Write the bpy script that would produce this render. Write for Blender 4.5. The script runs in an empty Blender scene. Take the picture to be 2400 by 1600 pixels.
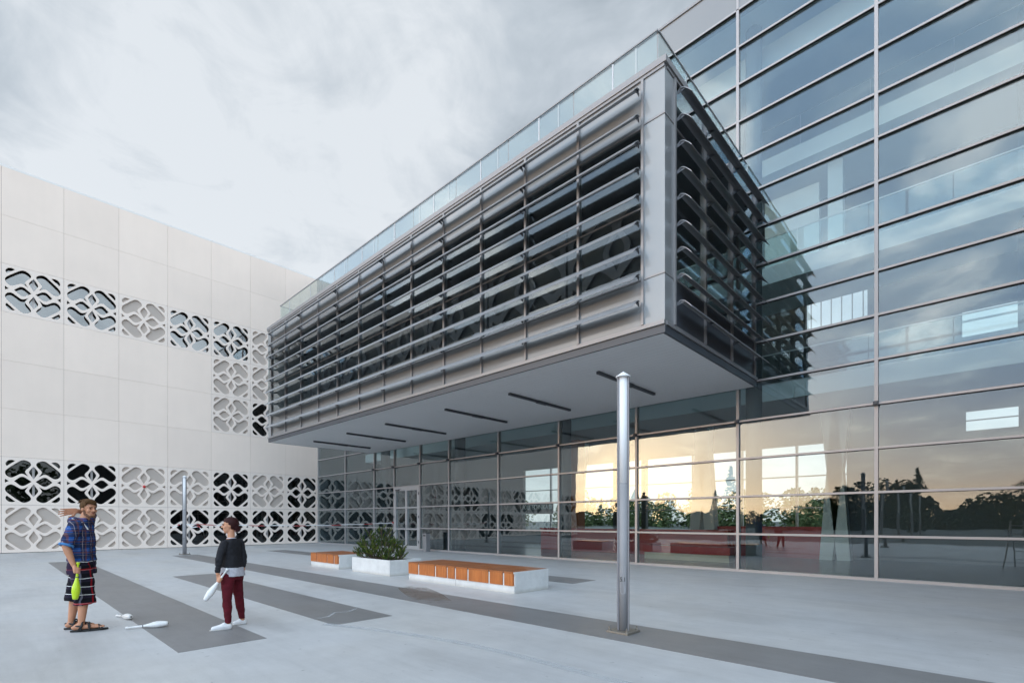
import bpy, bmesh, math, random
from mathutils import Vector, Matrix, Quaternion
random.seed(7)
R = math.radians
SC = bpy.context.scene
COL = SC.collection

# ------------------------------------------------------------------ helpers
class MB:
    """collects boxes, prisms, tubes and lathed shapes into one mesh"""
    def __init__(self): self.v = []; self.f = []
    def add(self, vs, fs):
        o = len(self.v); self.v += [tuple(p) for p in vs]; self.f += [tuple(i + o for i in f) for f in fs]; return self
    def box(self, x0, x1, y0, y1, z0, z1):
        vs = [(x, y, z) for z in (z0, z1) for x, y in ((x0, y0), (x1, y0), (x1, y1), (x0, y1))]
        return self.add(vs, [(3, 2, 1, 0), (4, 5, 6, 7), (0, 1, 5, 4), (1, 2, 6, 5), (2, 3, 7, 6), (3, 0, 4, 7)])
    def prism(self, pts, d):
        n = len(pts); d = Vector(d)
        vs = [Vector(p) for p in pts] + [Vector(p) + d for p in pts]
        return self.add(vs, [tuple(range(n - 1, -1, -1)), tuple(range(n, 2 * n))] + [(i, (i + 1) % n, n + (i + 1) % n, n + i) for i in range(n)])
    def lathe(self, prof, p0, axis, n=20, cap=True):
        """prof: list of (distance along axis, radius)"""
        a = Vector(axis).normalized(); p0 = Vector(p0)
        u = a.orthogonal().normalized(); w = a.cross(u)
        o = len(self.v); vs = []; fs = []
        for d, r in prof:
            for k in range(n):
                t = 2 * math.pi * k / n
                vs.append(p0 + a * d + (u * math.cos(t) + w * math.sin(t)) * max(r, 1e-4))
        for i in range(len(prof) - 1):
            for k in range(n):
                fs.append((i * n + k, i * n + (k + 1) % n, (i + 1) * n + (k + 1) % n, (i + 1) * n + k))
        if cap:
            fs.append(tuple(range(n - 1, -1, -1))); fs.append(tuple((len(prof) - 1) * n + k for k in range(n)))
        return self.add(vs, fs)
    def tube(self, p, q, r, r2=None, n=12):
        p = Vector(p); q = Vector(q); return self.lathe([(0, r), ((q - p).length, r if r2 is None else r2)], p, q - p, n)
    def capsule(self, p, q, r, r2=None, n=14):
        p = Vector(p); q = Vector(q); r2 = r if r2 is None else r2; L = (q - p).length
        pr = [(-r * math.cos(t), r * math.sin(t)) for t in [math.pi / 2 * i / 5 for i in range(6)]]
        pr += [(L + r2 * math.sin(t), r2 * math.cos(t)) for t in [math.pi / 2 * i / 5 for i in range(6)]]
        return self.lathe(pr, p, q - p, n)
    def ball(self, c, r, rot=None, n=16):
        """ellipsoid with radii r=(rx,ry,rz)"""
        c = Vector(c); m = rot or Matrix.Identity(3)
        o = len(self.v); vs = []; fs = []
        h = n // 2
        for i in range(h + 1):
            t = math.pi * i / h
            for k in range(n):
                a = 2 * math.pi * k / n
                s = max(math.sin(t), 1e-3)
                vs.append(c + m @ Vector((r[0] * s * math.cos(a), r[1] * s * math.sin(a), r[2] * math.cos(t))))
        for i in range(h):
            for k in range(n):
                fs.append((i * n + k, (i + 1) * n + k, (i + 1) * n + (k + 1) % n, i * n + (k + 1) % n))
        fs.append(tuple(range(n - 1, -1, -1))[::-1]); fs.append(tuple(h * n + k for k in range(n))[::-1])
        return self.add(vs, fs)
    def mesh(self, name):
        me = bpy.data.meshes.new(name); me.from_pydata(self.v, [], self.f); me.update(); return me
    def build(self, name, m, parent=None, smooth=False, bevel=0):
        return link(name, self.mesh(name), m, parent, smooth, bevel)

def link(name, me, m, parent=None, smooth=False, bevel=0):
    o = bpy.data.objects.new(name, me); COL.objects.link(o)
    if m is not None and not me.materials: me.materials.append(m)
    if smooth:
        for p in me.polygons: p.use_smooth = True
    if bevel:
        b = o.modifiers.new('bevel', 'BEVEL'); b.width = bevel; b.segments = 2; b.limit_method = 'ANGLE'
    if parent is not None: o.parent = parent
    return o
def fix_normals(me):
    bm = bmesh.new(); bm.from_mesh(me); bmesh.ops.recalc_face_normals(bm, faces=bm.faces); bm.to_mesh(me); bm.free()
def autosmooth(o, deg=35):
    me = o.data
    for p in me.polygons: p.use_smooth = True
    bm = bmesh.new(); bm.from_mesh(me)
    for e in bm.edges:
        if len(e.link_faces) == 2 and e.calc_face_angle(0) > R(deg): e.smooth = False
    bm.to_mesh(me); bm.free()
def thing(name, label, cat, loc=(0, 0, 0), rz=0, group=None):
    o = bpy.data.objects.new(name, None); COL.objects.link(o); o.location = loc; o.rotation_euler = (0, 0, rz)
    o.empty_display_size = .2
    return tag(o, label, cat, group)
def tag(o, label, cat, group=None):
    o['label'] = label; o['category'] = cat
    if group: o['group'] = group
    return o
def struct(o): o['kind'] = 'structure'; return o
def dup(root, loc, rz=None, label=None):
    r = root.copy(); COL.objects.link(r); r.location = loc
    if rz is not None: r.rotation_euler = (0, 0, rz)
    if label: r['label'] = label
    for ch in list(root.children):
        c = ch.copy(); COL.objects.link(c); c.parent = r
        for g in list(ch.children):
            d = g.copy(); COL.objects.link(d); d.parent = c
    return r

# ------------------------------------------------------------------ materials
class NT:
    def __init__(self, tree): self.t = tree; self.n = tree.nodes; self.l = tree.links
    def new(self, kind, **kw):
        n = self.n.new(kind)
        for k, v in kw.items(): setattr(n, k, v)
        return n
    def put(self, n, **ins):
        for k, v in ins.items():
            k = k.replace('_', ' ')
            s = n.inputs[int(k[1:])] if k[0] == 'i' and k[1:].isdigit() else n.inputs[k]
            if hasattr(v, 'is_output'): self.l.new(v, s)
            else: s.default_value = v
        return n
    def math(self, op, a, b=None, c=None):
        n = self.new('ShaderNodeMath', operation=op)
        for i, x in enumerate((a, b, c)):
            if x is None: continue
            if hasattr(x, 'is_output'): self.l.new(x, n.inputs[i])
            else: n.inputs[i].default_value = x
        return n.outputs[0]
    def vmath(self, op, a, b=None, scale=None):
        n = self.new('ShaderNodeVectorMath', operation=op)
        for i, x in enumerate((a, b)):
            if x is None: continue
            if hasattr(x, 'is_output'): self.l.new(x, n.inputs[i])
            else: n.inputs[i].default_value = x
        if scale is not None:
            if hasattr(scale, 'is_output'): self.l.new(scale, n.inputs['Scale'])
            else: n.inputs['Scale'].default_value = scale
        return n.outputs['Value'] if op in ('DOT_PRODUCT', 'LENGTH') else n.outputs[0]
    def mix(self, fac, a, b, mode='MIX'):
        n = self.new('ShaderNodeMix', data_type='RGBA', blend_type=mode)
        for s, x in ((n.inputs[0], fac), (n.inputs[6], a), (n.inputs[7], b)):
            if hasattr(x, 'is_output'): self.l.new(x, s)
            else: s.default_value = x if not isinstance(x, tuple) or len(x) == 4 else (*x, 1)
        return n.outputs[2]
    def ramp(self, fac, *stops):
        n = self.new('ShaderNodeValToRGB'); e = n.color_ramp.elements
        while len(e) < len(stops): e.new(.5)
        for s, (p, c) in zip(e, stops):
            s.position = p; s.color = (c, c, c, 1) if not isinstance(c, tuple) else (*c, 1)
        self.l.new(fac, n.inputs[0]); return n.outputs[0]
    def noise(self, vec, scale, detail=4, rough=.55, dist=0):
        n = self.new('ShaderNodeTexNoise'); self.put(n, Scale=scale, Detail=detail, Roughness=rough, Distortion=dist)
        if vec is not None: self.l.new(vec, n.inputs['Vector'])
        return n.outputs['Fac']
    def smooth(self, x, a, b):
        n = self.new('ShaderNodeMapRange', interpolation_type='SMOOTHSTEP')
        self.l.new(x, n.inputs[0]); n.inputs[1].default_value = a; n.inputs[2].default_value = b
        return n.outputs[0]

MATS = {}
def pbr(name, col, rough=.5, metal=0, vary=0, scale=3, bump=0, bscale=40, spec=.5, fn=None, coat=0):
    if name in MATS: return MATS[name]
    m = bpy.data.materials.new(name); m.use_nodes = True; t = NT(m.node_tree)
    b = t.n['Principled BSDF']
    b.inputs['Base Color'].default_value = (*col, 1); b.inputs['Roughness'].default_value = rough
    b.inputs['Metallic'].default_value = metal; b.inputs['Specular IOR Level'].default_value = spec
    if coat: b.inputs['Coat Weight'].default_value = coat; b.inputs['Coat Roughness'].default_value = .08
    tc = t.new('ShaderNodeTexCoord').outputs['Object']
    if vary:
        n = t.noise(tc, scale, 6, .6)
        k = t.ramp(n, (.25, 1 - vary), (.75, 1 + vary * .5))
        t.l.new(t.mix(1, col, k, 'MULTIPLY'), b.inputs['Base Color'])
        rr = t.math('MULTIPLY_ADD', n, .25, rough - .12); t.l.new(rr, b.inputs['Roughness'])
    if bump:
        bn = t.new('ShaderNodeBump'); t.put(bn, Strength=bump, Distance=.01, Height=t.noise(tc, bscale, 5)); t.l.new(bn.outputs[0], b.inputs['Normal'])
    if fn: fn(t, b, tc)
    MATS[name] = m; return m

def glass(name, tint, refl, wav=.0006, edge=1.0):
    m = bpy.data.materials.new(name); m.use_nodes = True; t = NT(m.node_tree)
    t.n.clear()
    out = t.new('ShaderNodeOutputMaterial'); tr = t.new('ShaderNodeBsdfTransparent'); gl = t.new('ShaderNodeBsdfGlossy')
    tr.inputs[0].default_value = (*tint, 1); gl.inputs['Roughness'].default_value = 0; gl.inputs[0].default_value = (.93, .97, 1, 1)
    lw = t.new('ShaderNodeLayerWeight'); lw.inputs[0].default_value = .5
    p = t.math('POWER', lw.outputs['Facing'], 4.0)
    fac = t.math('MULTIPLY_ADD', p, edge * (1 - refl), refl)
    if wav:
        bn = t.new('ShaderNodeBump'); tc = t.new('ShaderNodeTexCoord').outputs['Object']
        t.put(bn, Strength=1.0, Distance=wav, Height=t.noise(tc, 1.3, 1, .4)); t.l.new(bn.outputs[0], gl.inputs['Normal'])
    mx = t.new('ShaderNodeMixShader'); t.l.new(fac, mx.inputs[0]); t.l.new(tr.outputs[0], mx.inputs[1]); t.l.new(gl.outputs[0], mx.inputs[2])
    t.l.new(mx.outputs[0], out.inputs[0]); return m

def deck_fn(base, dark=False):
    def fn(t, b, tc):
        mp = t.new('ShaderNodeMapping'); t.l.new(tc, mp.inputs['Vector']); mp.inputs['Scale'].default_value = (.35, 1.4, 1); mp.inputs['Rotation'].default_value = (0, 0, .5)
        big = t.noise(mp.outputs[0], .55, 6, .62, .4)
        mid = t.noise(tc, 2.2, 7, .65)
        fine = t.noise(tc, 60, 3, .6)
        mp2 = t.new('ShaderNodeMapping'); t.l.new(tc, mp2.inputs['Vector']); mp2.inputs['Scale'].default_value = (.5, 7, 1); mp2.inputs['Rotation'].default_value = (0, 0, -.72)
        scr = t.noise(mp2.outputs[0], 1.7, 5, .6)
        k = t.mix(1, t.ramp(big, (.28, .80), (.5, 1.0), (.75, 1.06)), t.ramp(mid, (.3, .90), (.7, 1.04)), 'MULTIPLY')
        k = t.mix(1, k, t.ramp(fine, (.3, .96), (.7, 1.03)), 'MULTIPLY')
        k = t.mix(1, k, t.ramp(scr, (.3, .95), (.5, 1.0), (.8, 1.03)), 'MULTIPLY')
        spots = t.ramp(t.noise(tc, 9, 3, .5), (.24, .62), (.31, 1.0))
        k = t.mix(1, k, spots, 'MULTIPLY')
        warm = t.ramp(t.noise(tc, .37, 3, .5), (.4, (1, 1, 1)), (.75, (1.03, 1.0, .955)))
        k = t.mix(1, k, warm, 'MULTIPLY')
        t.l.new(t.mix(1, base, k, 'MULTIPLY'), b.inputs['Base Color'])
        t.l.new(t.math('MULTIPLY_ADD', big, .35, .30 if dark else .34), b.inputs['Roughness'])
        bn = t.new('ShaderNodeBump'); t.put(bn, Strength=.25, Distance=.004, Height=t.noise(tc, 45, 4)); t.l.new(bn.outputs[0], b.inputs['Normal'])
    return fn
def wood_fn(axis):
    def fn(t, b, tc):
        mp = t.new('ShaderNodeMapping'); t.l.new(tc, mp.inputs['Vector'])
        mp.inputs['Scale'].default_value = (26, 26, 1.2) if axis == 'z' else (26, 1.1, 26)
        n = t.noise(mp.outputs[0], 1.6, 6, .6, .6)
        c = t.ramp(n, (.25, (.33, .082, .013)), (.5, (.52, .148, .026)), (.8, (.66, .235, .055)))
        sep = t.new('ShaderNodeSeparateXYZ'); t.l.new(tc, sep.inputs[0])
        fr = t.math('FRACT', t.math('MULTIPLY', sep.outputs['X'], 17))
        line = t.ramp(fr, (.0, .72), (.05, 1.0), (.95, 1.0), (1.0, .72))
        blot = t.ramp(t.noise(tc, 3.1, 4), (.3, .82), (.7, 1.05))
        c = t.mix(1, t.mix(1, c, line, 'MULTIPLY'), blot, 'MULTIPLY')
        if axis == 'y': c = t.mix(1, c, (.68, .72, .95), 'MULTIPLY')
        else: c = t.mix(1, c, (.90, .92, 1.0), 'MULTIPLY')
        t.l.new(c, b.inputs['Base Color'])
    return fn
def panel_fn(base):
    def fn(t, b, tc):
        oi = t.new('ShaderNodeObjectInfo'); rn = oi.outputs['Random']
        mp = t.new('ShaderNodeMapping'); t.l.new(oi.outputs['Location'], mp.inputs['Location']); t.l.new(tc, mp.inputs['Vector'])
        sc = t.vmath('MULTIPLY', mp.outputs[0], (1, 2.5, .3)); streak = t.noise(sc, 1.1, 6, .6)
        k = t.mix(1, t.ramp(rn, (0, .965), (1, 1.02)), t.ramp(streak, (.3, .985), (.6, 1.004)), 'MULTIPLY')
        k = t.mix(1, k, t.ramp(t.noise(mp.outputs[0], .5, 5, .6), (.3, .97), (.7, 1.02)), 'MULTIPLY')
        t.l.new(t.mix(1, base, k, 'MULTIPLY'), b.inputs['Base Color'])
    return fn
def conc_fn(base):
    def fn(t, b, tc):
        n = t.noise(tc, 2.6, 8, .65); f = t.noise(tc, 38, 4, .6)
        k = t.mix(1, t.ramp(n, (.3, .84), (.6, 1.02)), t.ramp(f, (.28, .9), (.4, 1.0)), 'MULTIPLY')
        sep = t.new('ShaderNodeSeparateXYZ'); t.l.new(tc, sep.inputs[0])
        k = t.mix(1, k, t.ramp(sep.outputs['Z'], (.0, (.78, .75, .70)), (.09, (1, 1, 1))), 'MULTIPLY')
        t.l.new(t.mix(1, base, k, 'MULTIPLY'), b.inputs['Base Color'])
        bn = t.new('ShaderNodeBump'); t.put(bn, Strength=.35, Distance=.006, Height=f); t.l.new(bn.outputs[0], b.inputs['Normal'])
    return fn

M = dict(
    deck=pbr('deck_paint', (.5, .5, .5), .5, fn=deck_fn((.497, .498, .50))),
    stripe=pbr('stripe_paint', (.2, .2, .2), .5, fn=deck_fn((.205, .199, .198), True)),
    asphalt=pbr('asphalt', (.11, .115, .11), .85, vary=.3, scale=.3),
    panel=pbr('cream_panel', (.90, .76, .66), .55, spec=.35, fn=panel_fn((.92, .775, .665))),
    lattice=pbr('cream_lattice', (.90, .775, .68), .5, vary=.03, scale=.7, spec=.35),
    blank=pbr('recess_plate', (.52, .45, .395), .6, vary=.05, scale=1.5, spec=.3),
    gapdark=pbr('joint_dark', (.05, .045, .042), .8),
    coping=pbr('white_coping', (.82, .80, .76), .4),
    black=pbr('black_lining', (.012, .013, .014), .5),
    alu=pbr('mullion_aluminium', (.45, .42, .41), .42, metal=.3, vary=.05, scale=6),
    alulight=pbr('frame_aluminium', (.55, .54, .54), .4, metal=.4, vary=.04, scale=6),
    aluwing=pbr('wing_aluminium', (.33, .315, .31), .45, metal=.25, vary=.05, scale=5),
    blade=pbr('louvre_blade', (.46, .465, .475), .48, metal=.7, vary=.05, scale=4),
    bracket=pbr('bracket_metal', (.17, .175, .185), .4, metal=.7),
    spandrel=pbr('spandrel_glass', (.30, .30, .295), .12, vary=.03, scale=.4, spec=.6),
    corner=pbr('corner_panel', (.335, .35, .355), .16, vary=.03, scale=.6, spec=.6),
    fascia=pbr('dark_fascia', (.07, .075, .085), .45),
    soffit=pbr('soffit_panel', (.80, .80, .80), .45, vary=.04, scale=.6),
    inwhite=pbr('interior_white', (.70, .71, .70), .7, vary=.03),
    ingrey=pbr('interior_grey', (.12, .123, .13), .7, vary=.06),
    indark=pbr('interior_dark', (.06, .062, .066), .7, vary=.1),
    infloor=pbr('interior_floor', (.07, .073, .077), .22, vary=.08, spec=.4),
    red=pbr('red_lacquer', (.48, .015, .022), .25, vary=.08),
    redpanel=pbr('red_wall_panel', (.50, .035, .045), .35, vary=.1),
    palewood=pbr('pale_wood', (.55, .42, .26), .5, vary=.1, scale=8),
    orangewall=pbr('orange_column', (.42, .13, .05), .6),
    woodz=pbr('bench_wood_front', (.5, .15, .03), .42, fn=wood_fn('z'), coat=.15),
    woody=pbr('bench_wood_top', (.5, .15, .03), .4, fn=wood_fn('y'), coat=.12),
    conc=pbr('white_concrete', (.6, .6, .58), .75, fn=conc_fn((.68, .675, .655))),
    soil=pbr('planter_soil', (.05, .035, .022), .95, vary=.4, scale=25, bump=.8),
    needle=pbr('pine_needles', (.052, .10, .014), .6, vary=.55, scale=6, spec=.25),
    needle2=pbr('pine_candles', (.135, .185, .022), .6, vary=.35, scale=9, spec=.25),
    bark=pbr('bark', (.09, .062, .042), .9, vary=.3, scale=12, bump=.6),
    leaf=pbr('tree_foliage', (.065, .095, .03), .8, vary=.6, scale=.6),
    postmetal=pbr('post_aluminium', (.30, .295, .30), .75, metal=.0, vary=.05, spec=.2, scale=9),
    postdark=pbr('post_fin_metal', (.30, .29, .30), .5, metal=.3),
    diffuser=pbr('opal_diffuser', (.78, .78, .78), .8, spec=.1),
    bolt=pbr('bolt_metal', (.3, .27, .23), .5, metal=.6, vary=.4, scale=60),
    ink=pbr('black_print', (.02, .02, .02), .5),
    letter=pbr('pale_lettering', (.72, .74, .74), .4),
    bin=pbr('bin_steel', (.36, .36, .37), .4, metal=.6, vary=.1),
    alarm=pbr('red_alarm', (.55, .02, .02), .3),
    tapew=pbr('tape', (.8, .8, .8), .5, fn=None),
)
GL = dict(
    facade=glass('facade_glass', (.83, .90, .90), .09, .0015),
    wing=glass('wing_glass', (.80, .85, .85), .055, .0006),
    rail=glass('railing_glass', (.875, .92, .905), .045, 0),
    window=glass('window_glass', (.5, .55, .55), .24, .0007),
    lowwin=glass('dim_window_glass', (.4, .45, .45), .07, .0007),  # same glass as the upper panes, its reflection and tint dimmed in the shader
    inner=glass('inner_railing_glass', (.86, .92, .91), .06, 0),
)

# ------------------------------------------------------------------ frame of reference
ROW = 1.15                      # height of one row of facade glass
YF = 15.92                      # plane of the glass facade
XW = -33.85                     # plane of the white wall
# ground -------------------------------------------------------------------
g = MB(); n = 64
g.add([(900 * math.cos(2 * math.pi * k / n), 900 * math.sin(2 * math.pi * k / n), -.03) for k in range(n)], [tuple(range(n))])
struct(g.build('ground', M['asphalt']))
struct(MB().box(XW - .2, 24, -7, YF + .06, -.3, 0).build('plaza', M['deck']))
def stripe(x0, x1, y0, y1, s0=0, s1=0):
    b = MB().prism([(x0, y0, .0005), (x1 + s0, y0, .0005), (x1 + s1, y1, .0005), (x0 + s0, y1, .0005)], (0, 0, .0035))
    struct(b.build('painted_stripe', M['stripe']))
stripe(-25.3, -6.9, 1.55, 2.55)
stripe(-16.45, -7.03, 3.56, 4.57)
stripe(-26.25, 14, 5.63, 6.66)
stripe(-27.05, -7.36, 9.95, 10.97)

# stains with shapes of their own: dried run-off by the bench and pale repair lines
def stain(name, pts, m):
    b = MB(); b.prism([(x, y, .0042) for x, y in pts], (0, 0, .0008)); o = b.build(name, m); return struct(o)
def stain_mat(name, col, alpha, edge=True):
    m = bpy.data.materials.new(name); m.use_nodes = True; t = NT(m.node_tree); b = t.n['Principled BSDF']
    b.inputs['Base Color'].default_value = (*col, 1); b.inputs['Roughness'].default_value = .6
    tc = t.new('ShaderNodeTexCoord').outputs['Object']
    a = t.ramp(t.noise(tc, 2, 5, .6), (.25, alpha * .15), (.75, alpha))
    if edge:
        gn = t.new('ShaderNodeTexCoord').outputs['Generated']; v = t.vmath('MULTIPLY', t.vmath('SUBTRACT', gn, (.5, .5, .5)), (2, 2, 0))
        r = t.math('ADD', t.vmath('LENGTH', v), t.math('MULTIPLY', t.math('SUBTRACT', t.noise(tc, 3.5, 5, .6), .5), 1.1))
        a = t.math('MULTIPLY', a, t.math('SUBTRACT', 1, t.smooth(r, .35, .95)))
    t.l.new(a, b.inputs['Alpha']); return m
rust = stain_mat('dried_runoff', (.25, .195, .16), .5); grime = stain_mat('grime', (.36, .37, .38), .5); pale = stain_mat('pale_repair', (.62, .645, .66), .45, False)
def blob(cx, cy, rx, ry, ang, n=40, jag=.28, seed=1):
    rnd = random.Random(seed); ph = [rnd.uniform(0, 6.28) for _ in range(4)]
    out = []
    for k in range(n):
        a = 2 * math.pi * k / n
        r = 1 + jag * (math.sin(2 * a + ph[0]) * .5 + math.sin(3 * a + ph[1]) * .4 + math.sin(5 * a + ph[2]) * .25 + math.sin(9 * a + ph[3]) * .15)
        x = rx * r * math.cos(a); y = ry * r * math.sin(a)
        out.append((cx + x * math.cos(ang) - y * math.sin(ang), cy + x * math.sin(ang) + y * math.cos(ang)))
    return out
stain('floor_stain', blob(-8.7, 6.4, 2.0, .36, -.42, jag=.1, seed=2), rust)
def ribbon(pts, w):
    L = []; Rr = []
    for i, p in enumerate(pts):
        a = Vector(pts[max(i - 1, 0)]); c = Vector(pts[min(i + 1, len(pts) - 1)]); d = (c - a).normalized(); nrm = Vector((-d.y, d.x))
        L.append(Vector(p) + nrm * w / 2); Rr.append(Vector(p) - nrm * w / 2)
    return L, Rr
def line_stain(pts, w, m):
    L, Rr = ribbon(pts, w); b = MB()
    for i in range(len(L) - 1):
        b.prism([(*L[i], .0043), (*Rr[i], .0043), (*Rr[i + 1], .0043), (*L[i + 1], .0043)], (0, 0, .0006))
    struct(b.build('floor_stain', m))
line_stain([(-7.2 + 5.2 * s, 3.5 + .25 * math.sin(s * 4) + .9 * s, ) for s in [i / 14 for i in range(15)]], .13, pale)
line_stain([(-8.05, 4.5), (-7.9, 4.25), (-7.98, 4.05), (-7.7, 3.8), (-7.72, 3.6)], .05, pale)

# ------------------------------------------------------------------ white building on the left
def arc_poly(pts):
    """pts: (x, y, r) closed polygon with rounded corners -> points"""
    out = []; n = len(pts)
    for i in range(n):
        x, y, r = pts[i]; p = Vector((x, y)); a = Vector(pts[i - 1][:2]); c = Vector(pts[(i + 1) % n][:2])
        if r <= 0: out.append(p); continue
        u = (a - p).normalized(); w = (c - p).normalized(); ang = u.angle(w)
        d = min(r / math.tan(ang / 2), .49 * (a - p).length, .49 * (c - p).length)
        s = p + u * d; e = p + w * d
        for k in range(7):
            q = k / 6; out.append(s * (1 - q) ** 2 + p * 2 * q * (1 - q) + e * q * q)
    return out
def catmull(pts, m=5):
    """closed smooth curve; pts with a third value > 0 stay sharp"""
    n = len(pts); out = []
    for i in range(n):
        p1 = Vector(pts[i][:2]); p2 = Vector(pts[(i + 1) % n][:2])
        s1 = len(pts[i]) > 2; s2 = len(pts[(i + 1) % n]) > 2
        p0 = p1 - (p2 - p1) if s1 else Vector(pts[i - 1][:2]); p3 = p2 + (p2 - p1) if s2 else Vector(pts[(i + 2) % n][:2])
        for k in range(m):
            t = k / m
            out.append(.5 * ((2 * p1) + (p2 - p0) * t + (2 * p0 - 5 * p1 + 4 * p2 - p3) * t * t + (3 * p1 - p0 - 3 * p2 + p3) * t ** 3))
    return out
BLOB = [(.166, .213, 1), (.235, .325), (.268, .41), (.235, .492), (.165, .575), (.105, .660), (.083, .735), (.118, .815), (.21, .878), (.305, .903), (.385, .886), (.46, .835),
        (.60, .715), (.74, .585), (.825, .502), (.882, .42), (.897, .335), (.862, .235), (.785, .166), (.703, .145), (.62, .178), (.53, .24), (.44, .302), (.382, .322), (.315, .308), (.24, .262)]
CORN = [(.58, .853, 1), (.65, .880), (.714, .886), (.80, .855), (.865, .775), (.882, .71), (.868, .66), (.842, .616, 1)]
HPET = [(.062, 0, 1), (.24, .145), (.30, .182), (.36, .196), (.43, .178), (.50, .118), (.62, 0, 1), (.50, -.118), (.43, -.178), (.36, -.196), (.30, -.182), (.24, -.145)]
VPET = [(0, .105, 1), (.105, .29), (.142, .36), (.15, .40), (.138, .445), (.09, .53), (0, .645, 1), (-.09, .53), (-.138, .445), (-.15, .40), (-.142, .36), (-.105, .29)]
TRI = [(.9, .083), (.9, -.083), (.775, 0)]
def lattice_mesh(w, h, th, name):
    """openwork plate in the local XZ plane of a curve: w wide, h high, th thick; front faces local +Z of the curve"""
    loops = [[(-w / 2, -h / 2), (w / 2, -h / 2), (w / 2, h / 2), (-w / 2, h / 2)]]
    for sx in (1, -1):
        for sy in (1, -1):
            for shp in (BLOB, CORN): loops.append([(p.x * sx * w / 2, p.y * sy * h / 2) for p in catmull(shp, 4)])
        loops.append([(p.x * sx * w / 2, p.y * h / 2) for p in catmull(HPET, 4)])
        loops.append([(p.x * w / 2, p.y * sx * h / 2) for p in catmull(VPET, 4)])
        loops.append([(x * sx * w / 2, y * h / 2) for x, y in TRI])
    cu = bpy.data.curves.new(name, 'CURVE'); cu.dimensions = '2D'; cu.fill_mode = 'BOTH'; cu.extrude = th / 2
    for L in loops:
        s = cu.splines.new('POLY'); s.points.add(len(L) - 1); s.use_cyclic_u = True
        for p, q in zip(s.points, L): p.co = (q[0], q[1], 0, 1)
    ob = bpy.data.objects.new(name, cu); COL.objects.link(ob)
    dg = bpy.context.evaluated_depsgraph_get(); me = bpy.data.meshes.new_from_object(ob.evaluated_get(dg))
    bpy.data.objects.remove(ob); bpy.data.curves.remove(cu); me.name = name
    return me
PW, PH = 2.212, 2.30
LAT = lattice_mesh(PW - .012, PH - .010, .07, 'lattice_panel')
# local XY of the plate -> world: x_local -> +Y, y_local -> +Z, z_local -> +X
ROTL = Matrix(((0, 0, 1), (1, 0, 0), (0, 1, 0))).to_4x4()
LAT.transform(ROTL); LAT.materials.append(M['lattice'])
wb = thing('white_building', 'cream panelled building with petal lattice windows on the left of the plaza', 'building', (XW, 0, 0))
NC, NR = 14, 8
def ycol(j): return YF + .02 - PW * (j + .5)          # j = 0 beside the glass facade
# type of every lattice panel: w = window behind, b = blank plate behind; visible columns 6..0 from the left edge of the picture
pat = {0: {6: 'b', 5: 'b', 4: 'b', 3: 'w', 2: 'w', 1: 'w', 0: 'w'}, 1: {6: 'w', 5: 'w', 4: 'b', 3: 'b', 2: 'w', 1: 'b', 0: 'w'},
       3: {2: 'b', 1: 'w'}, 4: {2: 'b', 1: 'b'}, 5: {6: 'w', 5: 'w', 4: 'b', 3: 'w', 2: 'w', 1: 'b', 0: 'w'}}
for j in range(7, NC):
    pat[0][j] = 'wbbw'[j % 4]; pat[1][j] = 'bwwb'[j % 4]
    if j > 8: pat[5][j] = 'wwbw'[j % 4]
for j in (9, 10, 11): pat[4][j] = 'bwb'[j - 9]
bx = lambda *a: MB().box(*a)
plain_me = bx(-.09, 0, -PW / 2 + .004, PW / 2 - .004, -PH / 2 + .0035, PH / 2 - .0035).mesh('facade_panel'); plain_me.materials.append(M['panel'])
blank_me = bx(-.055, -.040, -PW / 2 + .01, PW / 2 - .01, -PH / 2 + .01, PH / 2 - .01).mesh('recess_plate'); blank_me.materials.append(M['blank'])
pane_me = bx(-.02, 0, -PW / 2 + .02, PW / 2 - .02, -PH / 2 + .02, PH / 2 - .02).mesh('window_pane'); pane_me.materials.append(GL['window'])
pane_dark = pane_me.copy(); pane_dark.materials[0] = GL['lowwin']
frm = MB().box(-.05, .03, -.045, .045, -PH / 2 + .03, PH / 2 - .03)
for s in (-1, 1):
    frm.box(-.05, .03, s * (PW / 2 - .05) - .03, s * (PW / 2 - .05) + .03, -PH / 2 + .03, PH / 2 - .03)
frm_me = frm.mesh('window_frame'); frm_me.materials.append(M['alulight'])
for r in range(NR):
    for j in range(NC):
        z = PH * (r + .5) + .02; y = ycol(j); k = pat.get(r, {}).get(j)
        if not k:
            o = link('facade_panel', plain_me, None, wb); o.location = (0, y, z); continue
        o = link('lattice_panel', LAT, None, wb); o.location = (-.035, y, z)
        if k == 'b':
            c = link('recess_plate', blank_me, None, o); c.location = (-.002, 0, 0)
        else:
            c = link('window_pane', pane_me if r > 3 else pane_dark, None, o); c.location = (-.19, 0, 0)
            c = link('window_frame', frm_me, None, o); c.location = (-.20, 0, 0)
# body behind the panels: dark lining with recesses is one deep box set 0.6 m back, ribs between window bays
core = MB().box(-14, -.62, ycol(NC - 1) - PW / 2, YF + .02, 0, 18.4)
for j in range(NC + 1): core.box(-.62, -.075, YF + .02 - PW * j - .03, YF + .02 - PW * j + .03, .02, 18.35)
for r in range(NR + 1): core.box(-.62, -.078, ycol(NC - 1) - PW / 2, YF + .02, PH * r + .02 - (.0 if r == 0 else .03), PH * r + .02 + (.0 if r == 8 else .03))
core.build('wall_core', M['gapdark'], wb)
bx(-14, .002, ycol(NC - 1) - PW / 2 - .03, YF + .018, 18.416, 18.50).build('roof_coping', M['coping'], wb)
al = MB().ball((0, 0, 0), (.075, .075, .075)); al.lathe([(0, .05), (.06, .05)], (-.07, 0, 0), (1, 0, 0))
o = al.build('alarm_beacon', M['alarm'], wb, True); o.location = (.05, 5.99, 3.45)

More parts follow.
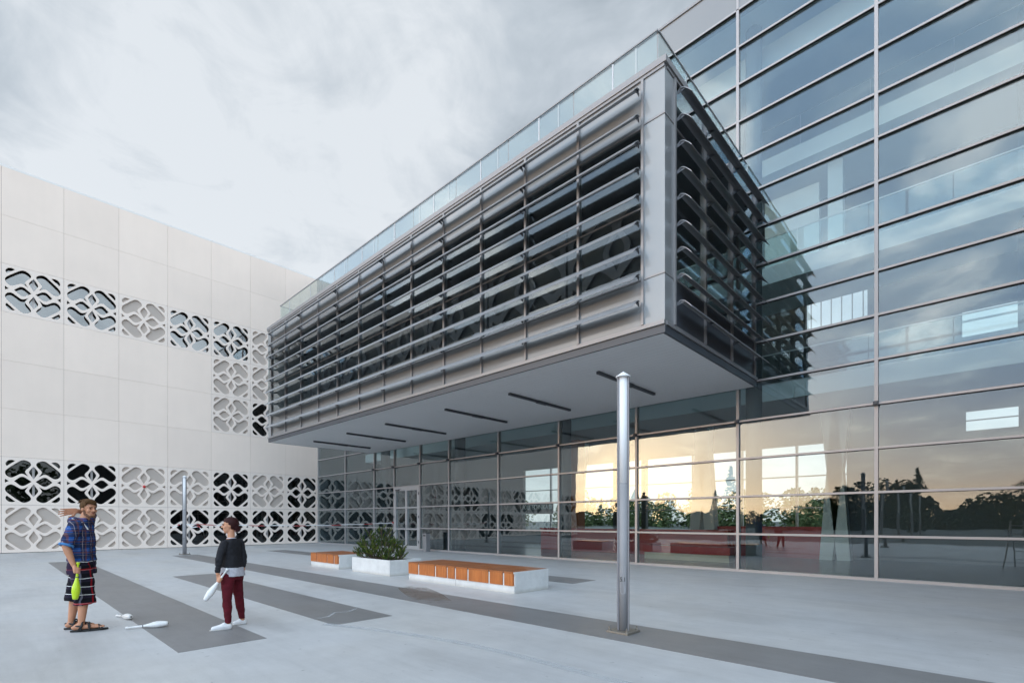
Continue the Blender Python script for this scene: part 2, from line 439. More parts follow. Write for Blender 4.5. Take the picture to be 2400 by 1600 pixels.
# ------------------------------------------------------------------ glass building
gb = thing('glass_building', 'tall glass fronted building with grey mullions at the back of the plaza', 'building', (0, 0, 0))
MX = [-33.72, -29.88, -26.39, -24.28, -21.83, -19.41, -15.91, -12.44, -8.95, -5.47, -2.0, 1.48, 4.96, 8.44]
DOOR = 3
for i, x in enumerate(MX):
    w = .04
    mm = MB().box(x - w, x + w, YF - .05, YF + .12, .0, 17.25)
    mm.build('mullion', M['alu'], gb)
    if 2 <= i:
        bk = MB().box(x - .055, x + .055, YF - .16, YF - .05, 4 * ROW - .06, 4 * ROW + .05); bk.box(x - .03, x + .03, YF - .2, YF - .16, 4 * ROW - .04, 4 * ROW + .02)
        bk.build('spotlight_bracket', M['fascia'], gb)
for i in range(len(MX) - 1):
    x0, x1 = MX[i] + .04, MX[i + 1] - .04
    b = MB()
    for r in range(15):
        z0, z1 = r * ROW + .03, (r + 1) * ROW - .03
        if r == 0: z0 = .075
        t = [random.uniform(-.0035, .0035) for _ in range(3)]
        t = [q_ * 1.6 for q_ in t]; dy = [t[0] + t[1] + t[2], t[0] - t[1] - t[2] * .3, t[0] - t[1] - t[2], t[0] + t[1] - t[2] * .2]
        q = [(x0, z0), (x1, z0), (x1, z1), (x0, z1)]
        vs = [(x, YF + .01 + d, z) for (x, z), d in zip(q, dy)] + [(x, YF + .03 + d, z) for (x, z), d in zip(q, dy)]
        b.add(vs, [(0, 1, 2, 3), (7, 6, 5, 4), (0, 4, 5, 1), (1, 5, 6, 2), (2, 6, 7, 3), (3, 7, 4, 0)])
    bay = b.build('glazing_bay', GL['facade'], gb)
    for r in range(16):
        if i == DOOR and r in (0, 1, 2): continue
        z = r * ROW
        tb = MB().box(x0, x1, YF - .06, YF + .11, (z - .026) if r else .0, (z + .03) if r else .072)
        tb.build('transom', M['alu'], bay)
        if r: bx(x0, x1, YF - .045, YF + .009, z - .036, z - .0265).build('transom_shade', M['gapdark'], bay)  # dark strip added to stand for shade under the transom
bx(-33.9, 12, YF - .03, YF + .3, 17.283, 18.36).build('parapet_panel', M['spandrel'], gb)
pj = MB()
for x in MX: pj.box(x - .035, x + .035, YF - .05, YF - .03, 17.285, 18.36)
pj.build('parapet_joint', M['alu'], gb)
bx(-33.9, 12, YF - .07, 30, 18.362, 18.44).build('roof_coping', M['aluwing'], gb)
# entrance door between two mullions
x0, x1 = MX[DOOR] + .042, MX[DOOR + 1] - .042; xm = (x0 + x1) / 2 + .0
d = MB(); yf0, yf1 = YF - .06, YF + .09
for a, b in ((x0, x0 + .17), (xm - .085, xm - .004), (xm + .004, xm + .085), (x1 - .17, x1)): d.box(a, b, yf0, yf1, .012, 3.30)
for a, b in ((x0 + .17, xm - .085), (xm + .085, x1 - .17)):
    for z0, z1 in ((.012, .2), (1.07, 1.15), (2.24, 2.32), (3.22, 3.30)): d.box(a, b, yf0 + .002, yf1 - .002, z0, z1)
d.box(x0, x1, yf0 - .01, yf1, 3.305, 3.42)
door = d.build('entrance_door', M['alulight'], gb)
MB().tube((xm + .045, yf0 - .05, 1.0), (xm + .045, yf0 - .05, 1.32), .012).tube((xm + .045, yf0, 1.02), (xm + .045, yf0 - .05, 1.02), .009).tube((xm + .045, yf0, 1.3), (xm + .045, yf0 - .05, 1.3), .009).build('door_handle', M['bracket'], door)
MB().box(x0 + .2, x0 + .55, yf0 - .055, yf0 + .001, 3.235, 3.295).box(x0 + .5, x0 + .78, yf0 - .045, yf0 - .035, 3.30, 3.32).build('door_closer', M['fascia'], door)
for hx in (x0 + .02, x1 - .02):
    for hz in (.35, 1.7, 2.95): MB().tube((hx, yf0 - .02, hz), (hx, yf0 - .02, hz + .14), .022).build('hinge', M['bracket'], door)
# interior -----------------------------------------------------------------
YB = 27.6
bx(-33.7, 11.9, YF + .125, YB, -.2, .012).build('interior_floor', M['infloor'], gb)
bx(-33.9, 11.9, YF + .32, YB + .5, 17.36, 18.3).build('roof_slab', M['inwhite'], gb)
bx(-33.6, 9, 17.5, 17.95, 16.25, 17.05).build('bulkhead', M['inwhite'], gb)
for z, y in ((6.47, 19.5), (10.72, 19.5), (14.95, 19.9)):
    bx(-33.6, 11.9, y, y + 3.0, z - .58, z).build('gallery_slab', M['inwhite'], gb)
    for k in range(22):
        xa = -33.4 + k * 2.05
        rp = bx(xa, xa + 2.02, y + .06, y + .075, z + .06, z + 1.08).build('gallery_railing', GL['inner'], gb)
    bx(-33.4, 11.8, y + .045, y + .09, z + 1.085, z + 1.125).build('gallery_handrail', M['alulight'], gb); bx(-33.4, 11.8, y + .05, y + .085, z + .01, z + .055).build('gallery_base_rail', M['alulight'], gb)
# back wall with its openings
def wall_open(x0, x1, z0, z1, holes, y0, y1):
    b = MB(); xs = sorted({x0, x1, *[h[0] for h in holes], *[h[1] for h in holes]}); zs = sorted({z0, z1, *[h[2] for h in holes], *[h[3] for h in holes]})
    for xa, xb in zip(xs, xs[1:]):
        run = None
        for za, zb in zip(zs, zs[1:]):
            hole = any(h[0] <= xa and xb <= h[1] and h[2] <= za and zb <= h[3] for h in holes)
            if not hole: b.box(xa, xb, y0, y1, za, zb)
    return b
holes = [(-25, -17.2, .9, 5.3), (-14.9, -4.3, .9, 5.3), (-16.9, -15.2, .9, 5.3), (-.6, 1.1, 9.1, 10.2), (-.6, 1.1, 5.25, 6.1), (-.9, 1.6, 4.6, 5.7), (-6.3, -3.8, 10.9, 12.4), (-13, -10.2, 11.2, 13), (-22, -18, 11.2, 13.4)]
wall_open(-33.8, 11.95, 0, 17.3, holes, YB, YB + .3).build('back_wall', M['ingrey'], gb)
fb = MB()
for x in (-22.4, -19.6, -12.0, -9.3, -6.7): fb.box(x - .05, x + .05, YB + .05, YB + .2, .9, 5.3)
for z in (2.2, 3.75): fb.box(-25, -4.3, YB + .08, YB + .16, z - .03, z + .03)
for k in range(6): fb.box(-6.1 + k * .42, -6.05 + k * .42, YB + .1, YB + .15, 10.9, 12.4)
fb.box(-.6, 1.1, YB + .1, YB + .15, 9.72, 9.80)
fb.build('back_window_frame', M['alulight'], gb)
wall_open(-4.0, 11.9, .012, 5.88, [(-.42, .9, 4.75, 5.45)], 24, 24.15).build('partition_wall', M['ingrey'], gb)
bx(-.42, .9, 24.05, 24.1, 5.1, 5.14).build('partition_bar', M['alulight'], gb)
for s, x in ((0, -33.78), (1, 11.9)): bx(x, x + .08, YF + .13, YB, .0, 17.3).build('side_wall', M['indark'] if s else M['ingrey'], gb)
for x, y, r in ((-5.35, 17.0, .24), (-13.75, 18.0, .3), (-21.0, 18.0, .3), (-28.5, 18.0, .3), (1.6, 17.3, .3)):
    MB().lathe([(0, r), (17.3, r)], (x, y, .013), (0, 0, 1), 28).build('round_column', M['ingrey'], gb, True)
for xa, xb in ((-4.5, -4.0), (-3.9, -4.4), (-9.9, -9.4), (-9.0, -9.5), (-16.9, -16.4)):
    MB().prism([(xa - .22, 22.8, .013), (xa + .22, 22.8, .013), (xb + .30, 22.8, 5.88), (xb - .30, 22.8, 5.88)], (0, .5, 0)).build('splayed_column', M['inwhite'], gb)
bx(-4.0, -3.55, 20.6, 21.0, 10.73, 14.36).build('gallery_column', M['inwhite'], gb)
bx(-6.2, -4.35, 21.0, 21.2, 10.73, 14.0).build('gallery_wall', M['inwhite'], gb)
bx(-16.2, -15.6, 21.6, 22.2, .013, 5.88).build('orange_column', M['orangewall'], gb)
MB().lathe([(0, 1.5), (10.2, 1.5)], (2.25, 20.6, 6.0), (0, 0, 1), 40).build('curved_wall', M['indark'], gb, True)

# dark clad volume that projects from the facade just right of the view
nb = thing('neighbouring_building', 'dark clad building volume projecting at the right end of the glass facade', 'building', (0, 0, 0))
bx(3.05, 15, 6.05, YF - .07, .0, 15.9).build('wall_core', M['indark'], nb)
for r in range(7):
    for k in range(5): bx(3.0, 3.049, 6.06 + k * 1.97, 6.06 + k * 1.97 + 1.95, .05 + r * 2.26, .05 + r * 2.26 + 2.24).build('cladding_panel', M['fascia'], nb)
    for k in range(6): bx(3.06 + k * 1.99, 3.06 + k * 1.99 + 1.97, 6.0, 6.049, .05 + r * 2.26, .05 + r * 2.26 + 2.24).build('cladding_panel', M['fascia'], nb)

# furniture inside the hall
rc = thing('reception_counter', 'long red lacquered reception counter inside the glass hall', 'counter', (-12.6, 21, .013))
bx(-5.0, 5.0, -.1, 0, 0, 1.10).build('front_panel', M['redpanel'], rc); bx(-5.05, 5.05, -.15, .75, 1.10, 1.16).build('counter_top', M['red'], rc); bx(-5, 5, 0, .7, 0, 1.098).build('counter_body', M['red'], rc)
rb = thing('red_bench', 'low red bench with a pale timber plinth inside the glass hall', 'bench', (-8.45, 19, .013))
bx(-1.75, 1.75, -.35, .35, .27, .55).build('seat', M['red'], rb); bx(-1.7, 1.7, -.3, .3, 0, .27).build('plinth', M['palewood'], rb)
rw = bx(-2.4, 2.4, -.06, .06, 0, 1.3).build('low_red_wall', M['redpanel']); rw.location = (-6.9, 23.2, .013); tag(rw, 'low red partition standing behind the red bench in the hall', 'partition')
sg = thing('name_board', 'grey board with pale POLITECHNIKA lettering hanging inside the glass hall', 'sign', (-16.3, 18.95, 2.2))
bx(-.95, 1.1, 0, .05, -.3, .28).build('board', M['ingrey'], sg)
def text(body, size, m, parent, loc, rot, ext=.004, name='lettering', align='CENTER', sx=1):
    cu = bpy.data.curves.new(name, 'FONT'); cu.body = body; cu.size = size; cu.extrude = ext; cu.align_x = align; cu.align_y = 'CENTER'
    ob = bpy.data.objects.new(name, cu); COL.objects.link(ob)
    me = bpy.data.meshes.new_from_object(ob.evaluated_get(bpy.context.evaluated_depsgraph_get())); bpy.data.objects.remove(ob)
    o = link(name, me, m, parent); o.location = loc; o.rotation_euler = rot; o.scale = (sx, 1, 1); return o
text('POLITECHNIKA BI', .31, M['letter'], sg, (.08, -.006, .03), (R(90), 0, 0), sx=.78)

# ------------------------------------------------------------------ projecting wing
pw = thing('projecting_wing', 'dark glazed upper storey box with silver sun louvres projecting over the entrance', 'building', (0, 0, 0))
WX0, WX1, WY0, WY1 = -26.62, -4.9, 9.9, YF - .055
fmx = [-5.41 - 1.7258 * k for k in range(13)]; smy = [10.34, 12.0, 13.76, 15.62]
bx(WX0 + .06, WX1 - .07, WY0 + .07, WY1, 5.585, 5.74).build('soffit', M['soffit'], pw)
sj = MB()
for k in range(1, 30): sj.box(WX0 + .1, WX1 - .1, WY0 + .1 + k * .2, WY0 + .1025 + k * .2, 5.5835, 5.586)
sj.build('soffit_joint', pbr('soffit_seam', (.62, .62, .62), .5), pw)
fa = MB().box(WX0, WX1, WY0 + .015, WY0 + .0695, 5.575, 5.75).box(WX1 - .0695, WX1 - .015, WY0 + .0695, WY1, 5.577, 5.748).box(WX0 + .005, WX0 + .0595, WY0 + .0695, WY1, 5.577, 5.748)
fa.build('fascia', M['fascia'], pw)
bx(WX0 + .08, WX1 - .08, WY0 + .12, WY1, 5.745, 6.12).build('floor_slab', M['ingrey'], pw)
bx(WX0 + .08, WX1 - .08, WY0 + .12, WY1, 10.3, 11.26).build('ceiling_slab', M['indark'], pw)
cap = MB().box(WX0 - .04, WX1 + .05, WY0 - .05, WY1, 11.285, 11.43); cap.build('roof_cap', M['aluwing'], pw, bevel=.008)
# trims and mullions of the front
for q0, q1 in ((5.752, 5.84), (11.22, 11.284)):
    bx(WX0, WX1, WY0 - .026, WY0 + .09, q0, q1).build('front_edge_trim', M['aluwing'], pw)
    bx(WX1 - .09, WX1 + .02, WY0 + .0905, WY1, q0, q1).build('side_edge_trim', M['aluwing'], pw)
for x in fmx: MB().box(x - .03, x + .03, WY0 - .045, WY0 + .1, 5.843, 11.217).build('front_mullion', M['aluwing'], pw)
for y in smy: MB().box(WX1 - .1, WX1 + .045, y - .03, y + .03, 5.838, 11.217).build('side_mullion', M['aluwing'], pw)
edges = [WX0] + fmx[::-1]
for a, b in zip(edges, edges[1:]):
    b0 = a + .03 if a != WX0 else a; b1 = b - .03
    bx(b0, b1, WY0 + .012, WY0 + .03, 5.843, 6.84).build('lower_spandrel', M['spandrel'], pw)
    bx(b0, b1, WY0 + .012, WY0 + .03, 10.21, 11.218).build('upper_spandrel', M['spandrel'], pw)
    gz = bx(b0, b1, WY0 + .012, WY0 + .028, 6.885, 10.165).build('window_pane', GL['wing'], pw)
    for q0, q1 in ((6.842, 6.882), (10.167, 10.207), (8.42, 8.45)): bx(b0, b1, WY0 - .015 * (q0 != 8.42), WY0 + .06, q0, q1).build('pane_frame', M['aluwing'], gz)
# corner panel
for z0, z1 in ((5.843, 6.83), (6.87, 10.22), (10.26, 11.218)):
    bx(fmx[0] + .03, WX1, WY0 + .002, WY0 + .03, z0, z1).build('corner_panel', M['corner'], pw)
    bx(WX1 - .03, WX1 - .001, WY0 + .032, smy[0] - .03, z0, z1).build('corner_side_panel', M['spandrel'], pw)
for z in (6.85, 10.24): MB().box(fmx[0] + .03, WX1 + .012, WY0 - .014, WY0 + .03, z - .019, z + .019).box(WX1 - .03, WX1 + .011, WY0 + .0305, smy[0] - .03, z - .019, z + .019).build('corner_trim', M['aluwing'], pw)
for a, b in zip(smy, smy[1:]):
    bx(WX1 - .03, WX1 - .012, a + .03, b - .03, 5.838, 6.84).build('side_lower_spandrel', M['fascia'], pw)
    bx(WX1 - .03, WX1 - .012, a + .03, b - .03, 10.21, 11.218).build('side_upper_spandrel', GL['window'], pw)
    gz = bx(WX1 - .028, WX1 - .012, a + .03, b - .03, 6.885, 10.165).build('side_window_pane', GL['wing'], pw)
    for q0, q1 in ((6.842, 6.882), (10.167, 10.207)): bx(WX1 - .06, WX1 + .015, a + .03, b - .03, q0, q1).build('pane_frame', M['aluwing'], gz)
bx(WX0, WX0 + .03, WY0 + .0305, WY1, 5.752, 11.284).build('end_wall', M['spandrel'], pw)
# patterned screen standing inside the box and blinds between
SCR = lattice_mesh(3.3, 3.9, .03, 'patterned_screen'); SCR.transform(Matrix(((1, 0, 0), (0, 0, 1), (0, 1, 0))).to_4x4()); SCR.materials.append(pbr('screen_print', (.17, .165, .185), .6))
for k in range(6):
    s = link('patterned_screen', SCR, None, pw); s.location = (-7.3 - 3.4 * k, 11.9, 8.2)
bx(WX0 + .2, WX1 - 1.2, 12.0, 12.1, 6.125, 10.29).build('inner_wall', M['indark'], pw)
bx(WX0 + .2, WX1 - .4, 10.25, 10.75, 6.125, 6.95).build('window_shelf', M['blade'], pw)
# louvres: bent blades on bracket arms
PROF = [(.06, .058), (.10, .067), (.15, .052), (.20, .018), (.25, -.028), (.30, -.082), (.338, -.13)]
def blade(axis, a0, a1):
    up = PROF; lo = [(u - .004 - .004 * i / 7, z - .009) for i, (u, z) in enumerate(PROF)]
    ring = up + lo[::-1]
    if axis == 'x': pts = [(a0, -u, z) for u, z in ring]; dv = (a1 - a0, 0, 0)
    else: pts = [(u, a0, z) for u, z in ring]; dv = (0, a1 - a0, 0)
    b = MB().prism(pts, dv); me = b.mesh('sun_louvre'); fix_normals(me); me.materials.append(M['blade']); return me
def arm(axis):
    pts2 = [(0, -.03), (0, .045), (.06, .072), (.13, .064), (.19, .035), (.20, .015), (.12, -.005)]
    b = MB()
    if axis == 'x': b.prism([(-.006, -u, z) for u, z in pts2], (.012, 0, 0)).tube((-.03, -.07, .03), (.03, -.07, .03), .014, n=8)
    else: b.prism([(u, -.006, z) for u, z in pts2], (0, .012, 0)).tube((.07, -.03, .03), (.07, .03, .03), .014, n=8)
    me = b.mesh('bracket'); fix_normals(me); me.materials.append(M['bracket']); return me
armx, army = arm('x'), arm('y'); ZF = [6.29 + .5765 * k for k in range(9)]
segs = [(fmx[0] - .015, fmx[2])] + [(fmx[k], fmx[k + 2]) for k in range(2, 11, 2)]
for a1, a0 in segs:
    L = a1 - a0 - .012; me = blade('x', 0, -L)
    for z in ZF:
        o = link('sun_louvre', me, None, pw); o.location = (a1 - .006, WY0 - .047, z); autosmooth(o, 50) if z == ZF[0] else None
        for bxp in (-.05, -L + .05):
            c = link('bracket', armx, None, o); c.location = (bxp, 0, 0)
sme = blade('y', 0, 5.38)
for z in ZF:
    o = link('side_louvre', sme, None, pw); o.location = (WX1 + .047, smy[0] + .02, z)
    if z == ZF[0]: autosmooth(o, 50)
    for yy in (.03, smy[1] - smy[0] - .02, smy[2] - smy[0] - .02, 5.2):
        c = link('bracket', army, None, o); c.location = (0, yy, 0)
# glass balustrade on the roof
def railrun(p, q, n):
    p = Vector(p); q = Vector(q); dv = (q - p) / n; dn = dv.normalized(); nr = Vector((-dn.y, dn.x, 0)) * .008
    for k in range(n):
        a = p + dv * k + dn * .02; b = p + dv * (k + 1) - dn * .02
        MB().prism([a - nr, b - nr, b + nr, a + nr], (0, 0, .93)).build('balustrade_glass', GL['rail'], pw)
        if k % 2 == 1:
            c = p + dv * k; MB().prism([c - nr * 1.2 - dn * .018, c - nr * 1.2 + dn * .018, c + nr * 1.2 + dn * .018, c + nr * 1.2 - dn * .018], (0, 0, .9)).build('balustrade_clip', M['alulight'], pw)
    MB().prism([p - nr * 2.2, q - nr * 2.2, q + nr * 2.2, p + nr * 2.2], (0, 0, .035)).build('handrail', M['aluwing'], pw).location = (0, 0, .932)
railrun((-25.75, 10.17, 11.432), (-5.2, 10.17, 11.432), 18); railrun((-5.2, 10.2, 11.432), (-5.2, WY1, 11.432), 4); railrun((-25.75, 10.2, 11.432), (-25.75, WY1, 11.432), 4)
# linear lamps under the soffit
luc = None; lab = ['first linear soffit lamp from the white building', 'second linear soffit lamp from the white building', 'third linear soffit lamp from the white building', 'third linear soffit lamp from the free corner of the box', 'second linear soffit lamp from the free corner of the box', 'linear soffit lamp nearest the free corner, above the tall post']
for x, lb in zip((-24.45, -21.1, -17.9, -14.0, -10.82, -7.52), lab):
    if luc is None:
        luc = thing('soffit_lamp', lb, 'lamp', (x, 11.3, 5.582), 0, 'linear lamps under the soffit')
        MB().box(-.045, .045, 0, 3.18, -.07, 0).box(-.06, .06, 1.35, 1.85, -.085, 0).build('lamp_housing', M['fascia'], luc)
        bx(-.03, .03, .05, 1.3, -.076, -.0701).build('lamp_lens', M['ingrey'], luc); bx(-.03, .03, 1.9, 3.13, -.076, -.0701).build('lamp_lens', M['ingrey'], luc)
    else: dup(luc, (x, 11.3, 5.582), 0, lb)

# ------------------------------------------------------------------ lamp posts
lp = thing('lamp_post', 'tall silver lamp post with 5.1 on its hatch, nearest post on the plaza', 'lamp post', (-3.65, 6.12, .004), 0, 'lamp posts on the plaza')
H = 3.56
MB().lathe([(0, .062), (2.05, .062)], (0, 0, .03), (0, 0, 1), 32).build('pole', M['postmetal'], lp, True)
MB().lathe([(0, .0595), (1.49, .0595)], (0, 0, 2.081), (0, 0, 1), 32).build('diffuser', M['diffuser'], lp, True)
for a in (121, 19, -137):
    ca, sa = math.cos(R(a)), math.sin(R(a)); q = [(.056, -.010), (.074, -.026), (.082, -.026), (.082, .026), (.074, .026), (.056, .010)]
    MB().prism([(u * ca - w * sa, u * sa + w * ca, .03) for u, w in q], (0, 0, H - .03)).build('post_fin', M['postdark'], lp)
MB().lathe([(0, .102), (.012, .102), (.08, .004)], (0, 0, H), (0, 0, 1), 32).build('cap', M['diffuser'], lp)
bp = MB().box(-.17, .17, -.17, .17, .0, .028).build('base_plate', M['bolt'], lp, bevel=.004)
for sx in (-1, 1):
    for sy in (-1, 1):
        MB().lathe([(0, .02), (.022, .02), (.0221, .011), (.06, .011)], (sx * .135, sy * .135, .028), (0, 0, 1), 6).build('bolt', M['bolt'], bp)
# hatch: rounded curved plate on the side of the pole that faces the seats, with its number
ha = R(-63); hm = MB(); NV = 14
ring = []
for k in range(NV * 2):
    t = math.pi * 2 * k / (NV * 2)
    ring.append((math.cos(t) * .042, .74 + math.sin(t) * .042 + (.16 if math.sin(t) > 0 else -.16)))
vs = [((.0642) * math.cos(ha + w / .062), (.0642) * math.sin(ha + w / .062), z) for w, z in ring]; vs2 = [(x * .955, y * .955, z) for x, y, z in vs]
hm.add(vs + vs2, [tuple(range(len(vs)))] + [(i, (i + 1) % len(vs), len(vs) + (i + 1) % len(vs), len(vs) + i) for i in range(len(vs))])
hp = hm.build('hatch', M['postmetal'], lp); fix_normals(hp.data)
text('5.1', .085, M['ink'], hp, (.0656 * math.cos(ha), .0656 * math.sin(ha), .74), (R(90), 0, ha + R(90)), .0006, 'number', sx=.8)
dup(lp, (-26.7, 6.25, .004), R(20), 'silver lamp post beside the lattice panels, with barrier tape tied round it')
for y in (-1.7, -9.5, -17.3, -25.1): dup(lp, (-3.9, y, 0), 0, 'lamp post reflected in the glass facade, standing behind the viewpoint')

# ------------------------------------------------------------------ benches, planter, bin, tape
def bench(x0, x1, y0, y1, ribs, joint, label):
    b = thing('plaza_bench', label, 'bench', (x0, y0, .001), 0, 'concrete and timber benches'); L = x1 - x0; D = y1 - y0; Hh = .463
    base = MB().box(0, L, .028, D, 0, .425)
    base.box(0, L, .0, .0279, 0, .165)
    for a, c in ribs: base.box(a, c, .0, .0279, .1651, .425)
    base.box(L - .03, L, 0, D, .4251, Hh - .001)
    o = base.build('concrete_base', M['conc'], b)
    if joint: bx(joint - .003, joint + .003, -.0006, .3, .001, .165).build('base_joint', M['gapdark'], b)
    ed = [0] + [v for r in ribs for v in r] + [L - .03]
    sp = [(ed[i], ed[i + 1]) for i in range(0, len(ed), 2)]
    sp = [(p, q) for p, q in sp if q - p > .05]
    for p, q in sp:
        bx(p + .004, q - .004, -.018, .0275, .167, .462).build('front_boards', M['woodz'], b)
    prev = 0
    for i, (p, q) in enumerate(sp):
        e = (sp[i + 1][0] + q) / 2 if i < len(sp) - 1 else L - .034
        bx(prev + .013, e - .013, -.02, D - .01, .432, Hh + .004).build('top_boards', M['woody'], b)
        bx(prev + .004, e - .004, -.0, D - .02, .4255, .4300).build('top_core', M['gapdark'], b)
        if i < len(sp) - 1: bx(e - .0128, e + .0128, -.015, D - .015, .4305, Hh + .0032).build('top_joint', M['gapdark'], b)
        prev = e
    return b
r1 = [(.42, .47), (1.12, 1.17), (1.59, 1.63), (1.89, 1.94), (2.34, 2.39), (3.05, 3.10), (3.50, 3.55)]
bench(-11.06, -7.22, 7.70, 8.84, r1, 1.915, 'long white concrete bench with orange timber boards, right of the planter')
bench(-16.92, -14.96, 7.73, 8.86, [(.43, .47), (1.17, 1.21), (1.65, 1.70)], 0, 'short white concrete bench with orange timber boards, left of the planter')
pl = thing('planter', 'white concrete planter box between the two benches', 'planter', (-14.15, 7.75, .001))
w, dd, hh = 2.09, 1.08, .44
MB().box(0, w, 0, .07, 0, hh).box(0, w, dd - .07, dd, 0, hh).box(0, .07, .0701, dd - .0701, 0, hh - .001).box(w - .07, w, .0701, dd - .0701, 0, hh - .001).build('planter_wall', M['conc'], pl, bevel=.006)
bx(.0702, w - .0702, .0702, dd - .0702, .02, hh - .05).build('soil', M['soil'], pl)
# dwarf pine
ps = thing('dwarf_pine', 'bushy green dwarf pine growing in the white planter', 'shrub', (-13.25, 8.28, .39))
rnd = random.Random(11); limb = MB(); ndl = MB(); ndl2 = MB()
def needles(p, d, L, n, tgt, ln=.06):
    d = d.normalized(); u = d.orthogonal().normalized(); v = d.cross(u)
    for k in range(n):
        q = (k + rnd.random()) / n; a = rnd.uniform(0, 6.283); c = p + d * (L * q)
        side = u * math.cos(a) + v * math.sin(a); dirn = (side * rnd.uniform(.75, 1.1) + d * rnd.uniform(.45, .95) * (1 + q)).normalized()
        tip = c + dirn * ln * rnd.uniform(.75, 1.15); wv = dirn.cross(d).normalized() * .0050
        tgt.add([c - wv, c + wv, tip], [(0, 1, 2)])
tips = [(-1.15, .1, .20), (-1.05, -.1, .42), (-.95, -.25, .62), (-.8, .15, .70), (-.62, -.1, .82), (-.45, -.05, .72), (-.25, .1, .86), (-.1, -.1, .68), (.08, -.1, .98), (.22, .1, .84), (.34, -.1, .66), (.5, .0, .50), (.66, .1, .44), (.8, -.1, .58), (.92, .1, .40), (.7, -.25, .26), (1.05, .0, .22), (1.15, -.1, .16), (-.9, .25, .3), (-.6, -.4, .45), (-.3, -.42, .5), (0, -.42, .48), (.3, -.4, .42), (.55, -.35, .22), (-1.0, -.3, .15), (-.4, .38, .5), (.1, .4, .6), (.5, .35, .4), (-.75, -.4, .22), (-.15, -.45, .22), (.2, -.45, .2), (.85, -.35, .12)]
for tx, ty, tz in tips:
    root = Vector((tx * .3, ty * .3, -.02)); tp = Vector((tx, ty, tz)); mid = root.lerp(tp, .55) + Vector((tx * .12, ty * .12, -.06))
    limb.tube(root, mid, .016, .011, 6); limb.tube(mid, tp, .011, .006, 6)
    for k in range(13):
        q = rnd.uniform(.30, 1.0) ** .7
        base_ = (root.lerp(mid, q / .55) if q < .55 else mid.lerp(tp, (q - .55) / .45))
        off = Vector((rnd.uniform(-1, 1), rnd.uniform(-1, 1), rnd.uniform(-.3, .7))) * .15
        dv = (off.normalized() * .55 + Vector((tx * .25, ty * .25, rnd.uniform(.35, 1.0)))).normalized(); L = rnd.uniform(.09, .17)
        c0 = base_ + off * .55; limb.tube(base_, c0 + dv * L, .005, .003, 4)
        needles(c0, dv, L, 62, ndl if rnd.random() < .66 else ndl2, rnd.uniform(.045, .065))
limb.build('branches', M['bark'], ps); ndl.build('needles', M['needle'], ps); ndl2.build('young_needles', M['needle2'], ps)
# steel ash bin by the door
ab = thing('litter_bin', 'slim grey steel ash bin standing beside the entrance door', 'bin', (-20.42, 15.27, .001))
MB().box(-.15, .15, -.13, .13, 0, .9).build('bin_body', M['bin'], ab, bevel=.006); MB().box(-.155, .155, -.135, .135, .902, .965).build('bin_lid', M['bracket'], ab, bevel=.006); MB().box(-.1, .1, -.1345, -.1305, .78, .84).build('bin_slot', M['black'], ab)
# barrier tape
def tape_fn(t, b, tc):
    sep = t.new('ShaderNodeSeparateXYZ'); t.l.new(tc, sep.inputs[0])
    s = t.math('FRACT', t.math('MULTIPLY', t.math('ADD', sep.outputs['X'], sep.outputs['Z']), 2.2))
    t.l.new(t.mix(t.math('GREATER_THAN', s, .68), (.78, .78, .78), (.42, .05, .05)), b.inputs['Base Color'])
tm = pbr('barrier_tape', (.7, .1, .1), .45, fn=tape_fn)
bt = thing('barrier_tape', 'red and white barrier tape strung from lamp post to entrance door', 'tape')
def tape(pts, w=.035, name='tape_run'):
    b = MB()
    for i in range(len(pts) - 1):
        p, q = Vector(pts[i]), Vector(pts[i + 1]); tw = .012 * math.sin(i * 1.9); n0 = Vector((0, .0012, 0))
        b.prism([p + Vector((0, tw, -w / 2)), q + Vector((0, tw, -w / 2)), q + Vector((0, -tw, w / 2)), p + Vector((0, -tw, w / 2))], n0 * 1.0)
    o = b.build(name, tm, bt); fix_normals(o.data)
A = Vector((-26.62, 6.3, 1.39)); B = Vector((-24.3, YF - .09, 1.43)); N = 40
tape([A.lerp(B, i / N) + Vector((0, 0, -.10 * math.sin(math.pi * i / N) + .012 * math.sin(i * .9))) for i in range(N + 1)])
tape([(-24.3, YF - .1, 1.45), (-24.33, YF - .14, 1.3), (-24.26, YF - .12, 1.15), (-24.32, YF - .15, 1.02)], .04, 'tape_end')
tape([(-26.63, 6.35, 1.4), (-26.5, 6.5, 1.25), (-26.4, 6.75, 1.3), (-26.3, 6.9, 1.05), (-26.3, 6.95, .75)], .04, 'tape_end')
tape([(-26.7, 6.10, 1.37), (-26.78, 6.13, 1.42), (-27.0, 6.0, 1.33), (-27.15, 5.85, 1.22)], .04, 'tape_end')
bk = MB(); bk.tube((-24.3, YF - .1, 1.4), (-24.3, YF - .09, 1.5), .05); bk.build('tape_knot', tm, bt)

